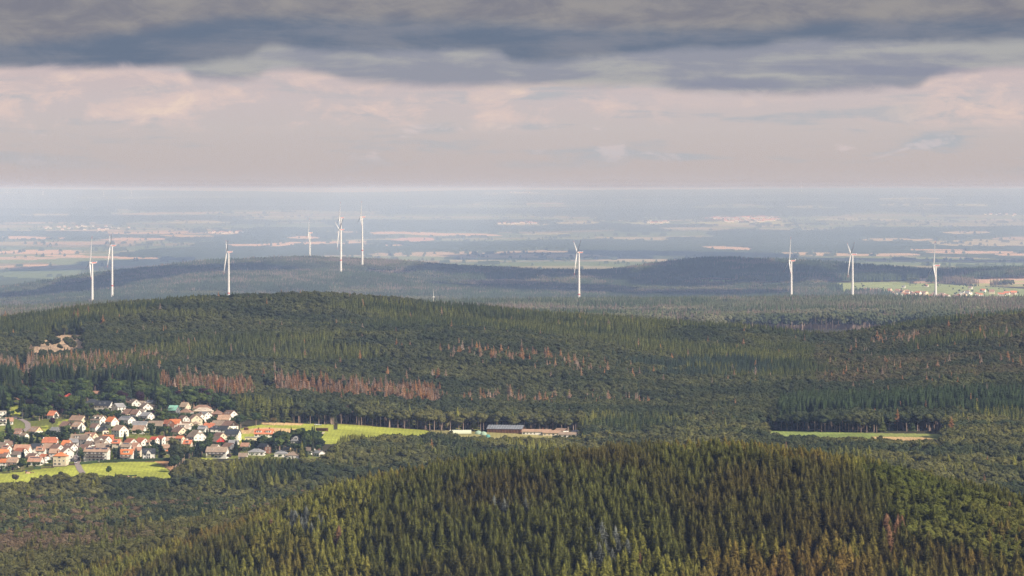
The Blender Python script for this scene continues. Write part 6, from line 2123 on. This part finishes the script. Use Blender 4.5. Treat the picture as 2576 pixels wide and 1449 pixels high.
# towns so far away that they are only specks
def specks(name, label, cx_, cy_, rx_, ry_, n_):
    m = MB()
    dg = np.exp(np.linspace(math.log(24000), math.log(200000), 1500))
    for _ in range(n_):
        a, q = rr.uniform(0, 6.28), math.sqrt(rr.random())
        x, y = cx_ + rx_ * q * math.cos(a), cy_ + ry_ * q * math.sin(a)
        yy = py_of(ground_z(np.full_like(dg, x), dg), dg)
        k_ = np.nonzero(yy <= y)[0]
        if not len(k_): continue
        D_ = float(dg[k_[0]]); k = float(D_ / un(D_)) * 0.8
        zg_ = float(ground_z(np.array([x]), np.array([D_]))[0]) + 3 * k
        X_ = X_of(x, D_)
        L, W, e, h = rr.uniform(8, 15) * k, 9 * k, 5 * k, 3.5 * k
        m.add([(X_ - L, D_ - W, zg_ - 6 * k), (X_ + L, D_ - W, zg_ - 6 * k), (X_ + L, D_ - W, zg_ + e), (X_ - L, D_ - W, zg_ + e), (X_ - L, D_ + W, zg_ - 6 * k), (X_ + L, D_ + W, zg_ - 6 * k), (X_ + L, D_ + W, zg_ + e), (X_ - L, D_ + W, zg_ + e)],
              [(0, 1, 2, 3), (1, 5, 6, 2), (5, 4, 7, 6), (4, 0, 3, 7)], 0)
        rf = 1 if rr.random() < .5 else 2
        m.add([(X_ - L, D_ - W, zg_ + e), (X_ + L, D_ - W, zg_ + e), (X_ + L, D_, zg_ + e + h), (X_ - L, D_, zg_ + e + h), (X_ - L, D_ + W, zg_ + e), (X_ + L, D_ + W, zg_ + e)], [(0, 1, 2, 3), (3, 2, 5, 4)], rf)
    o = m.build(name, [WM['w'], RM['rd'], RM['gy']])
    tag(o, label, 'town', kind='stuff')


specks('distant_town', 'sunlit distant town of tiny pale houses on the plain at the right', 1868, 552, 95, 8, 230)
specks('distant_hamlet', 'tiny pale hamlet on the plain left of the sunlit town', 1655, 560, 30, 3, 22)
specks('distant_hill_town', 'tiny pale town on the farthest ridge in the middle', 1320, 484, 40, 2.5, 40)
specks('distant_valley_hamlet', 'row of tiny pale houses on the plain in the middle', 1285, 562, 75, 3, 45)
specks('distant_field_hamlet', 'few tiny pale houses among the tan fields on the left', 575, 586, 60, 2.5, 22)
specks('distant_left_hamlet', 'tiny pale houses on the left part of the plain', 210, 575, 120, 6, 26)
specks('distant_right_hamlet', 'tiny pale houses on the right part of the plain', 2560, 540, 90, 5, 26)
print('things', round(time.time() - T0, 1))

# ------------------------------------------------------------ the nearest trees as objects of their own, the rest as woods
TREE_INFO = {
    'spruce': ('spruce_tree', 'sunlit olive green spruce standing in the dense stand on the front hill', 'spruce', 'spruces on the front hill'),
    'fir': ('fir_tree', 'broad dark fir standing among the spruces on the front hill', 'fir', 'firs on the front hill'),
    'larch': ('larch_tree', 'feathery yellow green larch on the right slope of the front hill', 'larch', 'larches on the right slope of the front hill'),
    'beech': ('beech_tree', 'round crowned broadleaf tree in the wood below the village meadow', 'broadleaf tree', 'broadleaf trees of the nearest woods'),
    'mspruce': ('mountain_spruce_tree', 'dark pointed spruce in the mixed wood around the village and farm', 'spruce', 'spruces of the mixed woods near the farm'),
    'mbeech': ('mixed_wood_tree', 'rounded green broadleaf tree in the mixed wood around the village and farm', 'broadleaf tree', 'broadleaf trees of the mixed woods near the farm'),
    'mdead': ('dead_spruce_tree', 'reddish brown dying spruce with a bare trunk above the village', 'dead spruce', 'dying spruces above the village'),
    'mpine': ('pine_tree', 'tall dark pine with a bare pale trunk at the edge of the wood', 'pine', 'tall pines at the wood edge'),
}
WOOD_INFO = {
    'spruce': ('spruce_forest', 'dense olive spruce forest covering the front hill'), 'fir': ('fir_forest', 'broad dark firs among the spruces of the front hill'),
    'larch': ('larch_stand', 'feathery larch stand on the right slope of the front hill'), 'beech': ('broadleaf_wood', 'rounded broadleaf wood in the hollow below the village'),
    'mspruce': ('mixed_spruce_wood', 'dark spruce wood over the long middle hill'), 'mbeech': ('hillside_broadleaf_wood', 'bumpy green broadleaf wood over the middle hills'),
    'mdead': ('dying_spruce_wood', 'reddish brown dying spruces scattered in the middle woods'), 'mpine': ('pine_wood', 'tall pine stands with bare trunks behind the village'),
    'patch_spruce': ('far_spruce_forest', 'bluish dark spruce forest on the hills with the wind turbines'), 'patch_broad': ('far_broadleaf_forest', 'hazy pale green broadleaf forest behind the long crest'),
    'patch_dead': ('far_dying_forest', 'hazy brown dying stands in the forest around the wind turbines'),
}
single = np.zeros(len(T), bool)
LIMIT = {'spruce': 290, 'fir': 200, 'larch': 120, 'beech': 290, 'mspruce': 200, 'mbeech': 200, 'mdead': 290, 'mpine': 200}
for k, (nm, lab, cat, grp) in TREE_INFO.items():
    idx = np.nonzero((T[:, 3] == KID[k]) & (tp > 5) & (tp < 2570) & (topy < 1425))[0]
    if k == 'fir': idx = idx[topy[idx] < 1400]
    idx = idx[np.argsort(-hpx[idx] * (1 + 0 * idx))][:LIMIT[k]]
    single[idx] = True
    protos = []
    for i, (H, cr, tr, tm) in enumerate(MODELS[k]):
        protos.append((cr.mesh(k + '_crown', LEAF), tr.mesh(k + '_trunk', tm)))
    for j in idx:
        cm, tm_ = protos[j % len(protos)]
        X_, D_, z_, _, s_, r_, g_, b2 = T[j]
        e = empty(nm, (X_, D_, z_), random.uniform(0, 6.28))
        e.scale = (s_ * random.uniform(.98, 1.3),) * 2 + (s_,)
        tag(e, lab, cat, grp)
        c = bpy.data.objects.new('crown', cm); link(c, e); c['tint'] = [float(r_), float(g_), float(b2)]
        t = bpy.data.objects.new('trunk', tm_); link(t, e)
for k, (nm, lab) in WOOD_INFO.items():
    q = (T[:, 3] == KID[k]) & ~single
    forest(nm, lab, k, T[q][:, :3], T[q][:, 5:8], T[q][:, 4])
print('forest objects', round(time.time() - T0, 1))

# ------------------------------------------------------------ haze
hm = bpy.data.materials.new('haze_air')
hm.use_nodes = True
hm.cycles.volume_sampling = 'DISTANCE'
hm.cycles.homogeneous_volume = True
hm.node_tree.nodes.clear()
hn = NT(hm.node_tree)
vol = hn.node('ShaderNodeVolumePrincipled')
vol.inputs['Color'].default_value = (0.44, 0.61, 1.0, 1)
vol.inputs['Absorption Color'].default_value = (0.80, 0.68, 1, 1)
vol.inputs['Density'].default_value = 2.4e-5
vol.inputs['Anisotropy'].default_value = -0.15
out = hn.node('ShaderNodeOutputMaterial')
hm.node_tree.links.new(vol.outputs[0], out.inputs['Volume'])
zb = min(float(z_.min()) for z_ in (g1[3], g2[3], g3[3], g4[3], g5[3])) - 12
top_ = max(404.0, float(g5[3].max()) + 18.0)
print('haze top', top_, zb)
hz = MB(); hz.box(-20000, 20000, -40, 163000, zb, top_)
ho = hz.build('haze', hm)
tag(ho, 'thin blue haze over the whole land', 'haze', kind='stuff')

CLOUDS = [  # picture column, row-table distance, half width and half depth of the shade in metres
    (60, 16000, 350, 1300), (330, 16900, 300, 1100), (600, 17100, 170, 500), (1330, 15800, 330, 900), (1300, 17300, 350, 800), (1800, 17000, 450, 1300), (2250, 17500, 350, 700), (1720, 15300, 280, 500), (1120, 17200, 150, 500),
    (300, 21500, 900, 3500), (1500, 22500, 1500, 4500), (2300, 21500, 1100, 3500),
]
# ------------------------------------------------------------ the broken clouds overhead that shade parts of the land, and some added over the viewer
cloud_m, n, b = principled('cloud_white', (0.85, 0.85, 0.86), 1.0, 0.0)
cm_ = MB()
rc = np.random.default_rng(44)
V, F = ico(2)


def cloud(px, Dt, rx, ry, h=1550.0):
    D_ = float(dm(Dt)); X_ = X_of(px, D_)
    kx, ky = sdir[0] / sdir[2], sdir[1] / sdir[2]
    up = CAMZ + h + 100 - float(ground_z(np.array([float(px)]), np.array([D_]))[0])
    cx_, cy_ = X_ + kx * up, D_ + ky * up
    n_ = 9
    for i in range(n_):
        a, q = 2.399 * i, math.sqrt((i + .3) / n_)
        u = cx_ + rx * .72 * q * math.cos(a) + rc.uniform(-.1, .1) * rx
        v = cy_ + ry * .72 * q * math.sin(a) + rc.uniform(-.1, .1) * ry
        s3 = np.array([rx, ry, 260]) * rc.uniform(.28, .52)
        j = 1 + rc.uniform(-.22, .22, (len(V), 1))
        cm_.add((V * j * s3 + np.array([u, v, CAMZ + h + 100])).tolist(), F)


for c_ in CLOUDS: cloud(*c_)
for x_, d_, a_, b_ in ((-150, 350, 700, 500), (300, 900, 700, 500), (-250, 1500, 800, 550), (250, 2150, 800, 480)):      # clouds added out of view to shade the air in front of the viewer
    cloud(1287.5 + FPX * x_ / max(d_, 1), d_, a_, b_)
o = cm_.build('cloud_cover', cloud_m)
tag(o, 'broken clouds high over the hills that shade parts of the land, some added to shade the near air', 'cloud', kind='stuff')
